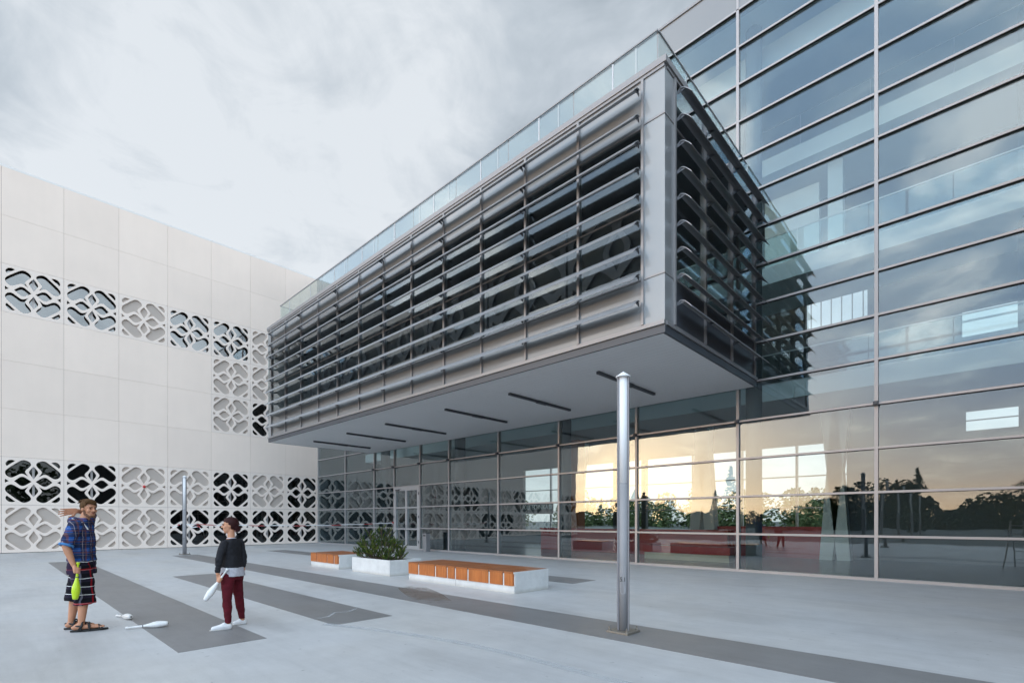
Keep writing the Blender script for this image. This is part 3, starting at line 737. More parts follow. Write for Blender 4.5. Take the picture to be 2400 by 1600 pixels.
# ------------------------------------------------------------------ juggling clubs
CPROF = [(0, .006), (.002, .018), (.016, .021), (.03, .016), (.036, .0115), (.12, .0125), (.2, .0155), (.235, .019), (.28, .03), (.33, .042), (.37, .0475), (.41, .0465), (.45, .041), (.49, .033), (.505, .029), (.512, .022), (.514, .004)]
def club(p, q, mat, label, name='juggling_club', flat=True):
    p = Vector(p); q = Vector(q); dv = (q - p).normalized()
    t = thing(name, label, 'juggling club', p, 0, 'juggling clubs')
    b = MB().lathe(CPROF[6:], (0, 0, 0), dv, 24); body = b.build('club_body', mat, t); autosmooth(body, 40)
    hnd = MB().lathe(CPROF[:7], (0, 0, 0), dv, 16).build('handle', mat, t); autosmooth(hnd, 40)
    MB().lathe([(.2, .0185), (.212, .0185)], (0, 0, 0), dv, 16).build('collar', M['ingrey'], t); MB().lathe([(.5125, .012), (.517, .012)], (0, 0, 0), dv, 12).build('end_screw', M['bolt'], t)
    return t
cw = pbr('club_white', (.78, .77, .75), .35, vary=.12, scale=30); cg = pbr('club_green', (.52, .70, .02), .35, vary=.05)
cl = thing
def ground_club(x, y, ang, label):
    c, s = math.cos(ang), math.sin(ang); rise = -.026
    club((x, y, .0265), (x + c, y + s, .0265 + .026 / .45), cw, label)
ground_club(-10.18, 1.44, R(12), 'white juggling club on the ground, touching the edge of the dark stripe')
ground_club(-8.90, 1.36, R(66), 'white juggling club on the ground, nearer the viewer than the other')

# ------------------------------------------------------------------ people
def remesh(b, name, voxel, it=4, fac=.5):
    me = b.mesh(name); ob = bpy.data.objects.new(name, me); COL.objects.link(ob)
    r = ob.modifiers.new('r', 'REMESH'); r.mode = 'VOXEL'; r.voxel_size = voxel
    if it: s = ob.modifiers.new('s', 'SMOOTH'); s.factor = fac; s.iterations = it
    out = bpy.data.meshes.new_from_object(ob.evaluated_get(bpy.context.evaluated_depsgraph_get())); bpy.data.objects.remove(ob)
    out.name = name
    for p in out.polygons: p.use_smooth = True
    return out
def crumple(me, amp, size=.11):
    ob = bpy.data.objects.new('t', me); COL.objects.link(ob)
    for k, (sz, am) in enumerate(((size, amp), (size * .42, amp * .4))):
        tx = bpy.data.textures.new('folds', 'CLOUDS'); tx.noise_scale = sz; tx.noise_depth = 1
        d = ob.modifiers.new('d%d' % k, 'DISPLACE'); d.texture = tx; d.strength = am * 3.0; d.mid_level = .5
    out = bpy.data.meshes.new_from_object(ob.evaluated_get(bpy.context.evaluated_depsgraph_get())); bpy.data.objects.remove(ob)
    out.name = me.name
    for q in out.polygons: q.use_smooth = True
    return out
def V(*a): return Vector(a)
def rings(b, rs, ft, rt, n=28, e=2.3):
    """rs: (z, cx, cy, half width along rt, half depth along ft)"""
    vs = []; fs = []
    for z, cx, cy, a, d in rs:
        for k in range(n):
            t = 2 * math.pi * k / n; c, s = math.cos(t), math.sin(t)
            c = math.copysign(abs(c) ** (2 / e), c); s = math.copysign(abs(s) ** (2 / e), s)
            vs.append(V(cx, cy, z) + rt * (a * c) + ft * (d * s))
    m = len(rs)
    for i in range(m - 1):
        for k in range(n): fs.append((i * n + k, i * n + (k + 1) % n, (i + 1) * n + (k + 1) % n, (i + 1) * n + k))
    fs.append(tuple(range(n - 1, -1, -1))); fs.append(tuple((m - 1) * n + k for k in range(n)))
    return b.add(vs, fs)
def frame(c, f, tilt=0):
    f = f.normalized(); up = V(0, 0, 1); r = f.cross(up).normalized(); up = r.cross(f)
    m = Matrix((r, f, up)).transposed()
    return (lambda x, y, z, s=1: V(*c) + m @ V(x * s, y * s, z * s)), m
def head(b, c, f, s, male):
    P, m = frame(c, f)
    b.ball(P(0, -.012, .028, s), (.074 * s, .094 * s, .097 * s), m, 20)
    b.ball(P(0, .026, -.045, s), (.056 * s, .066 * s, .080 * s), m, 18)
    b.ball(P(0, .058, -.098, s), ((.030 if male else .022) * s, .026 * s, .026 * s), m, 12)
    if male:
        for k in (-1, 1): b.capsule(P(k * .052, .0, -.065, s), P(k * .022, .06, -.100, s), .022 * s)
    b.capsule(P(-.034, .074, .026, s), P(.034, .074, .026, s), .013 * s)
    b.capsule(P(0, .088, .014, s), P(0, .108, -.024, s), .0085 * s, .0145 * s)
    for k in (-1, 1):
        b.ball(P(k * .036, .058, -.026, s), (.028 * s,) * 3, m, 12); b.ball(P(k * .077, -.008, -.008, s), (.011 * s, .021 * s, .031 * s), m, 12)
        b.ball(P(k * .012, .101, -.028, s), (.009 * s, .01 * s, .007 * s), m, 8)
    b.capsule(P(-.018, .083, -.057, s), P(.018, .083, -.057, s), .0095 * s)
def face_parts(root, c, f, s, brow, lip):
    P, m = frame(c, f)
    for k in (-1, 1):
        MB().ball(P(k * .031, .0815, .006, s), (.0125 * s, .008 * s, .0062 * s), m, 10).build('eye', M['eye'], root, True)
        MB().capsule(P(k * .016, .0915, .0265, s), P(k * .046, .0785, .0245, s), .0052 * s, .0036 * s, 8).build('eyebrow', brow, root, True)
    MB().ball(P(0, .0895, -.057, s), (.020 * s, .0085 * s, .0062 * s), m, 10).build('mouth', lip, root, True)
def hair_shell(c, f, s, keep, rad, off=(0, -.016, .038), th=.012, n=44, wob=.0):
    P, m = frame(c, f); b = MB(); b.ball((0, 0, 0), rad, None, n)
    rr = random.Random(3); vs = []
    for p in b.v:
        q = V(*p); k = 1 + wob * (math.sin(q.x * 210 + q.y * 60) * .5 + math.sin(q.y * 170 - q.z * 90) * .5); vs.append(q * k)
    fs = [fc for fc in b.f if len(fc) == 4 and keep(sum((vs[i] for i in fc), V(0, 0, 0)) / 4 + V(*off))]
    used = sorted({i for fc in fs for i in fc}); mp = {i: k for k, i in enumerate(used)}
    me = bpy.data.meshes.new('hair'); me.from_pydata([P(*(vs[i] + V(*off)), s) for i in used], [], [tuple(mp[i] for i in fc) for fc in fs])
    return me
def hand(b, w, d, nrm, s=1, curl=(.3, .35, .3), thumb=1, spread=.03, tcurl=.35):
    """palm from wrist w along d, palm faces nrm; thumb on side +l*thumb"""
    d = d.normalized(); nrm = (nrm - d * nrm.dot(d)).normalized(); l = d.cross(nrm)
    ln = (.92, 1.0, .95, .76)
    for i in range(4):
        side = (1.5 - i) * thumb
        k = w + d * (.086 - .004 * abs(i - 1)) * s + l * side * .0195 * s
        b.capsule(w + d * .008 * s + l * side * .012 * s, k, .0155 * s, .0125 * s, 10)
        dd = (d + l * side * spread).normalized(); p = k
        for j, (sl, a) in enumerate(zip((.044, .028, .022), curl)):
            q = Quaternion(l, -a); dd = q @ dd
            if (dd.dot(nrm)) < 0 and a > 0 and j == 0: dd = Quaternion(l, 2 * a) @ dd; l2 = -l
            e = p + dd * sl * ln[i] * s; b.capsule(p, e, (.0098 - .0008 * j) * s, (.0092 - .0009 * j) * s, 8); p = e
            if j == 0: sgn = 1 if dd.dot(nrm) >= 0 else -1
    t0 = w + d * .02 * s + l * thumb * .022 * s; t1 = t0 + (d * .6 + l * thumb * .75 + nrm * tcurl * .6).normalized() * .046 * s
    t2 = t1 + (d * .85 + l * thumb * .25 + nrm * tcurl).normalized() * .034 * s; t3 = t2 + (d * .9 - l * thumb * .1 + nrm * tcurl * 1.3).normalized() * .027 * s
    b.capsule(t0, t1, .0155 * s, .0122 * s, 10).capsule(t1, t2, .0112 * s, .0104 * s, 8).capsule(t2, t3, .0102 * s, .0085 * s, 8)
def fist(b, w, d, c, ax, s=1):
    """hand closed round a rod: wrist w, knuckle direction d, rod centre c and axis ax"""
    ax = ax.normalized(); out = (c - w).normalized(); side = ax.cross(d).normalized()
    for i in range(4):
        o = c + ax * (i - 1.5) * .0205 * s
        kn = o + side * .026 * s - d * .022 * s
        b.capsule(w + ax * (i - 1.5) * .009 * s, kn, .0155 * s, .013 * s, 10)
        r = .0235 * s; pr = kn
        for a in (25, 75, 125, 170, 215):
            p = o + (side * math.cos(R(a)) + d * math.sin(R(a))) * r
            b.capsule(pr, p, .0098 * s, .0092 * s, 8); pr = p
    t0 = w + ax * -.022 * s; t1 = c - ax * .038 * s + side * .012 * s - d * .012 * s; t2 = c - ax * .034 * s + d * .020 * s - side * .008 * s
    b.capsule(t0, t1, .0145 * s, .0118 * s, 10).capsule(t1, t2, .011 * s, .009 * s, 8)
def plaid(cols):
    def fn(t, b, tc):
        sep = t.new('ShaderNodeSeparateXYZ'); t.l.new(tc, sep.inputs[0])
        X = t.math('ADD', sep.outputs['X'], t.math('MULTIPLY', sep.outputs['Y'], .8)); Z = sep.outputs['Z']
        wv = t.math('MULTIPLY', t.math('SUBTRACT', t.noise(tc, 5, 2), .5), .05)
        X = t.math('ADD', X, wv); Z = t.math('ADD', Z, t.math('MULTIPLY', wv, .7))
        c = cols['base']
        for ax, freq, ph, wd, col, al in cols['lines']:
            f = t.math('FRACT', t.math('MULTIPLY_ADD', X if ax == 'x' else Z, freq, ph))
            m = t.math('MULTIPLY', t.math('LESS_THAN', f, wd), al); c = t.mix(m, c, col)
        fold = t.ramp(t.noise(tc, 9, 4, .55), (.3, .8), (.7, 1.1))
        t.l.new(t.mix(1, c, fold, 'MULTIPLY'), b.inputs['Base Color'])
        bn = t.new('ShaderNodeBump'); t.put(bn, Strength=.6, Distance=.02, Height=t.noise(tc, 9, 3)); t.l.new(bn.outputs[0], b.inputs['Normal'])
    return fn
def cloth(name, col, k=.3): return pbr(name, col, .85, vary=k, scale=14, bump=.5, bscale=9, spec=.2)
M.update(
    skin=pbr('skin_tanned', (.52, .24, .135), .5, vary=.1, scale=14), skinw=pbr('skin_light', (.56, .27, .155), .5, vary=.08, scale=14),
    eye=pbr('dark_eye', (.03, .02, .015), .25), lip=pbr('lips', (.30, .09, .075), .5), brow=pbr('brow_hair', (.075, .04, .02), .8),
    hairm=pbr('brown_hair', (.10, .05, .02), .7, vary=.5, scale=60, bump=.6, bscale=90, spec=.15), hairw=pbr('auburn_hair', (.034, .007, .007), .6, vary=.5, scale=60, bump=.6, bscale=90, spec=.2),
    beard=pbr('beard_hair', (.16, .075, .042), .85, vary=.4, scale=90),
    shirt=pbr('plaid_shirt', (.03, .1, .4), .85, spec=.15, fn=plaid(dict(base=(.020, .085, .30), lines=[('x', 6.5, .1, .45, (.016, .022, .055), .8), ('z', 6.5, .35, .42, (.018, .022, .05), .78), ('x', 6.5, .66, .16, (.12, .045, .04), .75), ('z', 6.5, .86, .16, (.11, .045, .045), .7), ('x', 6.5, .93, .05, (.40, .33, .34), .6), ('z', 13, .12, .05, (.34, .31, .34), .5)]))),
    shorts=pbr('plaid_shorts', (.01, .01, .014), .85, spec=.15, fn=plaid(dict(base=(.007, .007, .011), lines=[('z', 8.6, .0, .4, (.020, .016, .030), .8), ('x', 3.1, .18, .10, (.30, .008, .014), .85), ('x', 3.1, .62, .05, (.22, .22, .28), .55), ('z', 8.6, .62, .07, (.75, .75, .75), .95), ('z', 2.1, .20, .05, (.36, .01, .015), .8), ('x', 3.1, .80, .12, (.035, .02, .05), .8)]))),
    cord=pbr('pale_cord', (.72, .72, .70), .7), teal=pbr('lining', (.05, .20, .46), .8),
    sandal=pbr('black_sandal', (.012, .011, .011), .6), sweater=cloth('charcoal_sweater', (.022, .022, .026), .25), tee=pbr('grey_striped_tee', (.5, .49, .53), .85, vary=.25, scale=30),
    trousers=cloth('maroon_trousers', (.105, .009, .016), .35), shoe=pbr('white_canvas', (.74, .73, .73), .7, vary=.06, scale=20), sole=pbr('rubber_sole', (.55, .52, .48), .7),
)
def foot(b, ank, heel, toe, s=1):
    d = (toe - heel).normalized(); sd = V(-d.y, d.x, 0)
    b.capsule(ank, heel + d * .035 + V(0, 0, .04), .036 * s, .034 * s).capsule(heel + d * .04 + V(0, 0, .04), toe - d * .085 + V(0, 0, .035), .036 * s, .030 * s)
    for i in range(5):
        q = (i - 2) * .0165 * s
        b.capsule(toe - d * .10 + sd * q * .9 + V(0, 0, .033), toe - d * (.022 + .007 * abs(i - 1)) + sd * q * 1.15 + V(0, 0, .030), .0165 * s, (.0125 if i else .0125) * s, 8)
def sole_shape(heel, toe, w, th, z0, name, m, root):
    d = (toe - heel); L = d.length; d = d.normalized(); sd = V(-d.y, d.x, 0); pts = []
    for k in range(28):
        t = 2 * math.pi * k / 28; u = math.cos(t); ww = w * (.82 + .18 * u) * (.86 + .14 * math.cos(2 * t + 3.14)); 
        p = heel + d * (L / 2 + u * L / 2) + sd * math.sin(t) * ww; pts.append((p.x, p.y, z0))
    o = MB().prism(pts, (0, 0, th)).build(name, m, root, bevel=.004); fix_normals(o.data); return o

# --- man -------------------------------------------------------------------
man = thing('person', 'man in blue plaid shirt and black plaid shorts holding a green juggling club', 'person', (-9.38, .93, .004), R(84.3))
ft = V(.93, -.36, 0).normalized(); rt = V(-.36, -.93, 0).normalized(); hf = V(.50, -.86, -.06); HC = (.080, -.012, 1.727)
b = MB()
head(b, HC, hf, 1.03, True)
b.capsule(V(.0, .0, 1.47), V(.045, .0, 1.64), .064, .055)
rings(b, [(.84, 0, 0, .14, .10), (.98, 0, 0, .165, .115), (1.15, 0, 0, .155, .105), (1.35, 0, 0, .175, .105), (1.46, 0, 0, .14, .085), (1.52, .005, 0, .08, .07)], ft, rt)
sR, eR, wR = V(-.065, -.195, 1.485), V(-.165, -.255, 1.205), V(-.085, -.285, .945)
sL, eL, wL = V(.065, .185, 1.50), V(.10, .30, 1.66), V(-.055, .13, 1.70)
for S_, E_, W_ in ((sR, eR, wR), (sL, eL, wL)):
    b.capsule(S_ - V(0, 0, .012), E_, .050, .045).capsule(E_, E_.lerp(W_, .3), .044, .046).capsule(E_.lerp(W_, .3), W_, .046, .029)
clubA, clubB = V(-.036, -.315, .985), V(-.068, -.325, .458); ca = (clubB - clubA).normalized()
fist(b, wR - V(0, 0, .008), V(.9, -.3, -.2).normalized(), clubA + ca * .115, ca, 1.02)
hand(b, wL + V(-.0, -.01, 0), V(-.93, -.33, -.16), V(.25, -.95, .1), 1.18, (.10, .18, .15), -1, .10)
legs = [(V(-.015, -.10, .90), V(.025, -.125, .52), V(-.005, -.165, .10), V(-.115, -.16, 0), V(.285, -.215, 0)), (V(.0, .10, .90), V(-.065, .10, .52), V(-.115, .125, .10), V(-.185, .12, 0), V(.175, .075, 0))]
for hp_, kn, an, he, to in legs:
    b.capsule(hp_, kn, .088, .06).capsule(kn, kn.lerp(an, .33), .056, .060).capsule(kn.lerp(an, .33), an, .060, .038)
    foot(b, an, he + V(0, 0, .022), to - (to - he).normalized() * .02 + V(0, 0, .022))
link('body', remesh(b, 'body', .0058, 3), M['skin'], man)
face_parts(man, HC, hf, 1.03, M['brow'], M['lip'])
hk = lambda p: not ((p.y > .045 and p.z < .066 + .22 * p.x) or (p.y > .0 and p.z < .012) or p.z < -.052 - .4 * p.y or (p.y > .02 and p.z < .035 and abs(p.x) < .09))
ho = link('hair', hair_shell(HC, hf, 1.03, hk, (.083, .104, .096), wob=.014), M['hairm'], man, True); so_ = ho.modifiers.new('s', 'SOLIDIFY'); so_.thickness = .016; so_.offset = 0; ho.modifiers.new('ss', 'SUBSURF').levels = 1
P_, m_ = frame(HC, hf)
fr = MB(); rr_ = random.Random(9)
for k in range(30):
    a = -.062 + .124 * k / 29; z0 = .132 - 3.2 * a * a; sw = rr_.uniform(-.008, .008)
    c0 = P_(a * .8 + .008, .018, z0, 1.03); c1 = P_(a + .012 + sw, .066 - 2 * a * a, z0 - .022 - 2 * a * a, 1.03); c2 = P_(a + .022 + sw, .082 - 5 * a * a, z0 - .052 + .16 * a + rr_.uniform(-.008, .006), 1.03)
    fr.capsule(c0, c1, .0085, .0075, 6).capsule(c1, c2, .0075, .003, 6)
    c3 = P_(a * 1.1, -.05 + rr_.uniform(-.02, .02), .128 - 4 * a * a, 1.03); c4 = P_(a * 1.25 + sw, -.095, .085 - 4 * a * a, 1.03); fr.capsule(c0, c3, .0085, .007, 6).capsule(c3, c4, .007, .004, 6)
fr.build('fringe', M['hairm'], man, True)
bb = MB()
for k in (-1, 1): bb.capsule(P_(k * .062, .004, -.03, 1.03), P_(k * .056, .018, -.072, 1.03), .015, .02, 10).capsule(P_(k * .056, .018, -.072, 1.03), P_(k * .02, .068, -.108, 1.03), .021, .022, 10)
bb.capsule(P_(-.02, .066, -.104, 1.03), P_(.02, .066, -.104, 1.03), .022, n=10).capsule(P_(-.022, .0865, -.044, 1.03), P_(.022, .0865, -.044, 1.03), .006, n=8)
link('beard', remesh(bb, 'beard', .005, 3), M['beard'], man)
sb = MB()
rings(sb, [(.985, .0, .0, .205, .150), (1.05, 0, 0, .20, .145), (1.18, 0, 0, .20, .14), (1.32, -.005, 0, .212, .138), (1.44, -.01, 0, .21, .128), (1.51, -.01, 0, .165, .108), (1.56, -.0, 0, .105, .088), (1.592, .005, 0, .082, .078)], ft, rt)
sb.capsule(sR + V(.0, .02, .0), sR.lerp(eR, .45), .088, .082).tube(sR.lerp(eR, .3), eR + (eR - sR) * .0, .076, .083, 20)
sb.capsule(sL + V(0, -.02, -.02), sL.lerp(eL, .5), .08, .074).tube(sL.lerp(eL, .3), eL, .074, .08, 20)
sb.ball(V(-.075, -.03, 1.565), (.07, .10, .045), Matrix.Rotation(R(-20), 3, 'Z')).ball(V(-.10, .05, 1.54), (.06, .08, .05))   # folded hood on the back
link('shirt', crumple(remesh(sb, 'shirt', .0085, 3), 0.012), M['shirt'], man)
MB().capsule(V(-.10, -.13, 1.585), V(.02, -.13, 1.515), .0075, n=8).capsule(V(.02, -.13, 1.515), V(.066, -.158, 1.435), .0075, .009, 8).build('hood_cord', M['cord'], man, True)
MB().lathe([(0, .086), (.028, .0875)], eR + (sR - eR).normalized() * .028, eR - sR, 22).build('sleeve_cuff', M['teal'], man, True)
sh = MB()
rings(sh, [(.80, 0, 0, .20, .150), (.92, 0, 0, .198, .148), (1.005, 0, 0, .19, .14)], ft, rt)
for (hp_, kn, an, he, to), zz in zip(legs, (.375, .40)):
    k2 = hp_.lerp(kn, (hp_.z - zz) / (hp_.z - kn.z)); sh.tube(hp_ + V(0, 0, .02), k2 + (V(.0, .028, 0) if hp_.y < 0 else V(.02, -.03, 0)), .122, .130, 24)
link('shorts', crumple(remesh(sh, 'shorts', .0085, 2), 0.009), M['shorts'], man)
for hp_, kn, an, he, to in legs:
    d = (to - he).normalized(); sd = V(-d.y, d.x, 0)
    sole = sole_shape(he - d * .012, to + d * .008, .052, .026, .0, 'sandal', M['sandal'], man)
    st = MB()
    def strap(p, q, up, r=.0095):
        pr = None
        for k in range(9):
            u = -1 + k / 4; c = p.lerp(q, .5) + (q - p) * .5 * u + V(0, 0, up * (1 - u * u) ** .5 if abs(u) < 1 else 0)
            if pr is not None: st.capsule(pr, c, r, n=8)
            pr = c
    L = (to - he).length
    for f0, f1, up in ((.70, .78, .055), (.62, .86, .048), (.45, .52, .085), (.34, .50, .10), (.40, .28, .115)):
        strap(he + d * L * f0 + sd * .048 + V(0, 0, .025), he + d * L * f1 - sd * .048 + V(0, 0, .025), up)
    for k in (-1, 1):
        st.capsule(he + d * .01 + sd * .0 + V(0, 0, .085), he + d * L * .30 + sd * k * .046 + V(0, 0, .075), .0125, n=8); st.capsule(he + d * L * .2 + sd * k * .044 + V(0, 0, .02), he + d * L * .32 + sd * k * .046 + V(0, 0, .10), .011, n=8)
    st.build('strap', M['sandal'], sole, True)
def to_world(root, p): return Matrix.Translation(root.location) @ Matrix.Rotation(root.rotation_euler.z, 4, 'Z') @ p
club(to_world(man, clubA), to_world(man, clubB), cg, 'lime green juggling club hanging in the hand of the man in plaid')

# --- woman -----------------------------------------------------------------
wo = thing('person', 'woman in charcoal sweater and maroon trousers seen from behind, holding a white club', 'person', (-8.0, 2.45, .004), R(73.2))
ft = V(-.80, .60, 0).normalized(); rt = V(.60, .80, 0).normalized(); hf = V(-1, .10, -.02); HC = (-.012, .0, 1.487); s = .93
b = MB(); head(b, HC, hf, s, False)
b.capsule(V(.012, .0, 1.24), V(.005, 0, 1.42), .050, .046)
rings(b, [(.70, .02, 0, .12, .10), (.80, .02, 0, .155, .115), (.92, .01, 0, .13, .09), (1.02, .005, 0, .12, .085), (1.15, .01, 0, .14, .09), (1.24, .01, 0, .12, .075), (1.30, .01, 0, .06, .055)], ft, rt)
sL, eL, wL = V(-.085, -.125, 1.235), V(-.145, -.18, 1.00), V(-.160, -.165, .80)
sR, eR, wR = V(.125, .10, 1.24), V(.175, .11, 1.01), V(.165, .06, .845)
for S_, E_, W_ in ((sL, eL, wL), (sR, eR, wR)):
    b.capsule(S_, E_, .040, .032).capsule(E_, E_.lerp(W_, .3), .032, .032).capsule(E_.lerp(W_, .3), W_, .032, .024)
clA, clB = V(-.036, -.19, .872), V(-.333, -.205, .410); ca = (clB - clA).normalized()
fist(b, wL - V(-.002, 0, .012), V(-.35, -.8, .1).normalized(), clA + ca * .185, ca, .90)
hand(b, wR, V(-.25, -.1, -.9), V(-.3, -.9, 0), .9, (.35, .5, .4), 1)
legs = [(V(-.035, -.075, .76), V(-.045, -.125, .42), V(-.030, -.15, .075), V(.022, -.155, 0), V(-.258, -.175, 0)), (V(.075, .075, .76), V(.105, .09, .42), V(.155, .13, .075), V(.215, .15, 0), V(.012, .115, 0))]
for hp_, kn, an, he, to in legs:
    b.capsule(hp_, kn, .088, .052).capsule(kn, kn.lerp(an, .3), .048, .054).capsule(kn.lerp(an, .3), an, .052, .032)
    d = (to - he).normalized(); b.capsule(an, he + d * .04 + V(0, 0, .04), .03, .028).capsule(he + d * .04 + V(0, 0, .04), to - d * .06 + V(0, 0, .03), .028, .022)
link('body', remesh(b, 'body', .0055, 3), M['skinw'], wo)
face_parts(wo, HC, hf, s, M['brow'], M['lip'])
hk = lambda p: not ((p.y > .042 and p.z < .062) or (p.y > -.022 and p.z < .0 + .55 * max(p.y, 0)) or (p.y > .015 and p.z < .04) or p.z < -.075)
ho = link('hair', hair_shell(HC, hf, s, hk, (.083, .106, .096), off=(0, -.02, .03), wob=.016), M['hairw'], wo, True); so_ = ho.modifiers.new('s', 'SOLIDIFY'); so_.thickness = .018; so_.offset = 0; ho.modifiers.new('ss', 'SUBSURF').levels = 1
hb = MB(); hb.ball(V(.088, -.005, 1.43), (.040, .042, .042)).ball(V(.072, -.012, 1.455), (.045, .05, .05)); rr_ = random.Random(4)
for k in range(26):
    a = V(.09, -.005, 1.43); dv = V(rr_.uniform(-.2, 1), rr_.uniform(-1, 1), rr_.uniform(-1, .6)).normalized(); hb.capsule(a + dv * .02, a + dv * rr_.uniform(.045, .066), .011, .004, 6)
link('hair_bun', remesh(hb, 'hair_bun', .0045, 1), M['hairw'], wo)
MB().lathe([(0, .03), (.012, .031)], V(.062, -.008, 1.425), V(.9, 0, -.35), 16).build('hair_tie', M['lip'], wo, True)
tb = MB(); rings(tb, [(.748, .026, 0, .178, .142), (.80, .024, 0, .174, .138), (.90, .02, 0, .16, .115), (1.0, .015, 0, .145, .10)], ft, rt)
MB().lathe([(0, .066), (.024, .060)], V(.012, 0, 1.285), V(0, 0, 1), 22).build('collar', M['tee'], wo, True)
link('undershirt', crumple(remesh(tb, 'undershirt', .0075, 2), 0.005), M['tee'], wo)
sw = MB(); rings(sw, [(.862, .022, 0, .160, .120), (.90, .02, 0, .164, .124), (.97, .015, 0, .152, .114), (1.06, .012, 0, .145, .103), (1.17, .012, 0, .155, .102), (1.235, .012, 0, .145, .092), (1.275, .012, 0, .10, .075), (1.295, .012, 0, .074, .068)], ft, rt)
for S_, E_, W_ in ((sL, eL, wL), (sR, eR, wR)):
    sw.capsule(S_ + V(0, 0, -.012), E_, .056, .046).tube(E_.lerp(S_, .1), E_.lerp(W_, .93), .046, .035, 18).ball(E_, (.046, .046, .046))
    for q in (.35, .55, .75): sw.ball(E_.lerp(W_, q), (.0495 - q * .008, .0495 - q * .008, .012))
link('sweater', crumple(remesh(sw, 'sweater', .0075, 2), 0.007), M['sweater'], wo)
tr_ = MB(); rings(tr_, [(.70, .02, 0, .150, .118), (.76, .02, 0, .166, .128), (.84, .02, 0, .155, .112)], ft, rt)
for hp_, kn, an, he, to in legs:
    e = kn.lerp(an, .93); tr_.capsule(hp_, kn, .096, .060).capsule(kn, kn.lerp(an, .3), .056, .062).tube(kn.lerp(an, .28), e, .061, .040, 20)
    for q in (.78, .86, .93): tr_.ball(kn.lerp(an, q), (.046, .046, .012))
link('trousers', crumple(remesh(tr_, 'trousers', .007, 2), 0.006), M['trousers'], wo)
for hp_, kn, an, he, to in legs:
    d = (to - he).normalized(); L = (to - he).length; up = V(0, 0, 1)
    q = MB(); q.capsule(he + d * .04 + up * .045, he + d * L * .45 + up * .048, .040, .042).capsule(he + d * L * .4 + up * .045, to - d * .045 + up * .030, .042, .030).capsule(he + d * .035 + up * .03, to - d * .05 + up * .024, .037, .034).ball(he + d * L * .36 + up * .075, (.035, .03, .028))
    so2 = link('shoe', remesh(q, 'shoe', .006, 2), M['shoe'], wo)
    sole_shape(he - d * .004, to + d * .004, .042, .016, .0, 'shoe_sole', M['sole'], so2)
club(to_world(wo, clA), to_world(wo, clB), cw, 'white juggling club pointing down in the hand of the woman in maroon')

# step ladder standing on the plaza further along the facade
sl = thing('step_ladder', 'white aluminium step ladder standing open, mirrored in the glass facade', 'ladder', (.85, 9.2, 0), R(20))
for s in (-1, 1):
    MB().tube((s * .26, -.45, 0), (s * .17, 0, 1.55), .02).build('front_rail', M['alulight'], sl); MB().tube((s * .26, .45, 0), (s * .15, .02, 1.55), .016).build('rear_rail', M['alulight'], sl)
for k in range(1, 6): MB().box(-.26 + .017 * k, .26 - .017 * k, -.45 + .084 * k - .04, -.45 + .084 * k + .04, .28 * k - .012, .28 * k + .012).build('step', M['alulight'], sl)

# ------------------------------------------------------------------ far wood round the site
tl = MB(); rnd = random.Random(5); cores = MB()
def far_tree(x, y, h, w, conifer):
    tl.tube((x, y, 0), (x, y, h * .5), .16, .08, 5)
    n = 320
    for k in range(n):
        t = rnd.random(); z = h * (.12 + .88 * t)
        rr = w * ((1 - t) ** .9 if conifer else math.sin(math.pi * min(max(.12 + .86 * t, 0), 1)) ** .6) * math.sqrt(rnd.random())
        a = rnd.uniform(0, 6.283); c = Vector((x + rr * math.cos(a), y + rr * math.sin(a), z if rnd.random() > .25 else h * .2 * rnd.random())); s = rnd.uniform(.2, .42) * (w / 2.6)
        u = Vector((rnd.uniform(-1, 1), rnd.uniform(-1, 1), rnd.uniform(-.5, .5))).normalized(); v = u.orthogonal().normalized(); 
        tl.add([c - u * s, c + v * s * .7, c + u * s * rnd.uniform(.6, 1), c - v * s * rnd.uniform(.5, .9)], [(0, 1, 2, 3)])
for k in range(330):
    x = rnd.uniform(-150, 70); y = -92 - rnd.uniform(0, 20); cl0 = .55 + .75 * abs(math.sin(x * .061) + .6 * math.sin(x * .173 + 1)) ; far_tree(x, y, cl0 * rnd.uniform(3.4, 6.6), rnd.uniform(2.2, 4.2), rnd.random() < .3)
for k in range(90):
    x = rnd.uniform(-95, 25); y = 100 + rnd.uniform(0, 40); far_tree(x, y, rnd.uniform(5, 9), rnd.uniform(2.4, 4.2), rnd.random() < .2)
for k in range(60):
    y = rnd.uniform(-60, 60); x = 58 + rnd.uniform(0, 26); far_tree(x, y, rnd.uniform(11, 16), rnd.uniform(3.5, 5.5), rnd.random() < .3)
for x, y, h in ((-26, -42, 9.5), (-7, -58, 8.5), (-32, -52, 7)): far_tree(x, y, h, h * .24, True); far_tree(x, y, h, h * .2, True)
o = tl.build('far_trees', M['leaf']); tag(o, 'dark belt of distant trees seen through and mirrored in the glass', 'trees'); o['kind'] = 'stuff'

# ------------------------------------------------------------------ sky, sun, camera
SUN_AZ = Vector((-.497, -.868, 0)).normalized(); EL = R(12)
SUN = Vector((SUN_AZ.x * math.cos(EL), SUN_AZ.y * math.cos(EL), math.sin(EL)))
w = bpy.data.worlds.new('World'); SC.world = w; w.use_nodes = True; t = NT(w.node_tree); bg = t.n['Background']
D = t.vmath('NORMALIZE', t.new('ShaderNodeTexCoord').outputs['Generated'])
sep = t.new('ShaderNodeSeparateXYZ'); t.l.new(D, sep.inputs[0])
z = t.math('MAXIMUM', sep.outputs['Z'], 0)
inv = t.math('DIVIDE', 1, t.math('ADD', z, .16))
cx = t.math('MULTIPLY', sep.outputs['X'], inv); cy = t.math('MULTIPLY', sep.outputs['Y'], inv)
cmb = t.new('ShaderNodeCombineXYZ'); t.l.new(cx, cmb.inputs[0]); t.l.new(cy, cmb.inputs[1])
P = cmb.outputs[0]
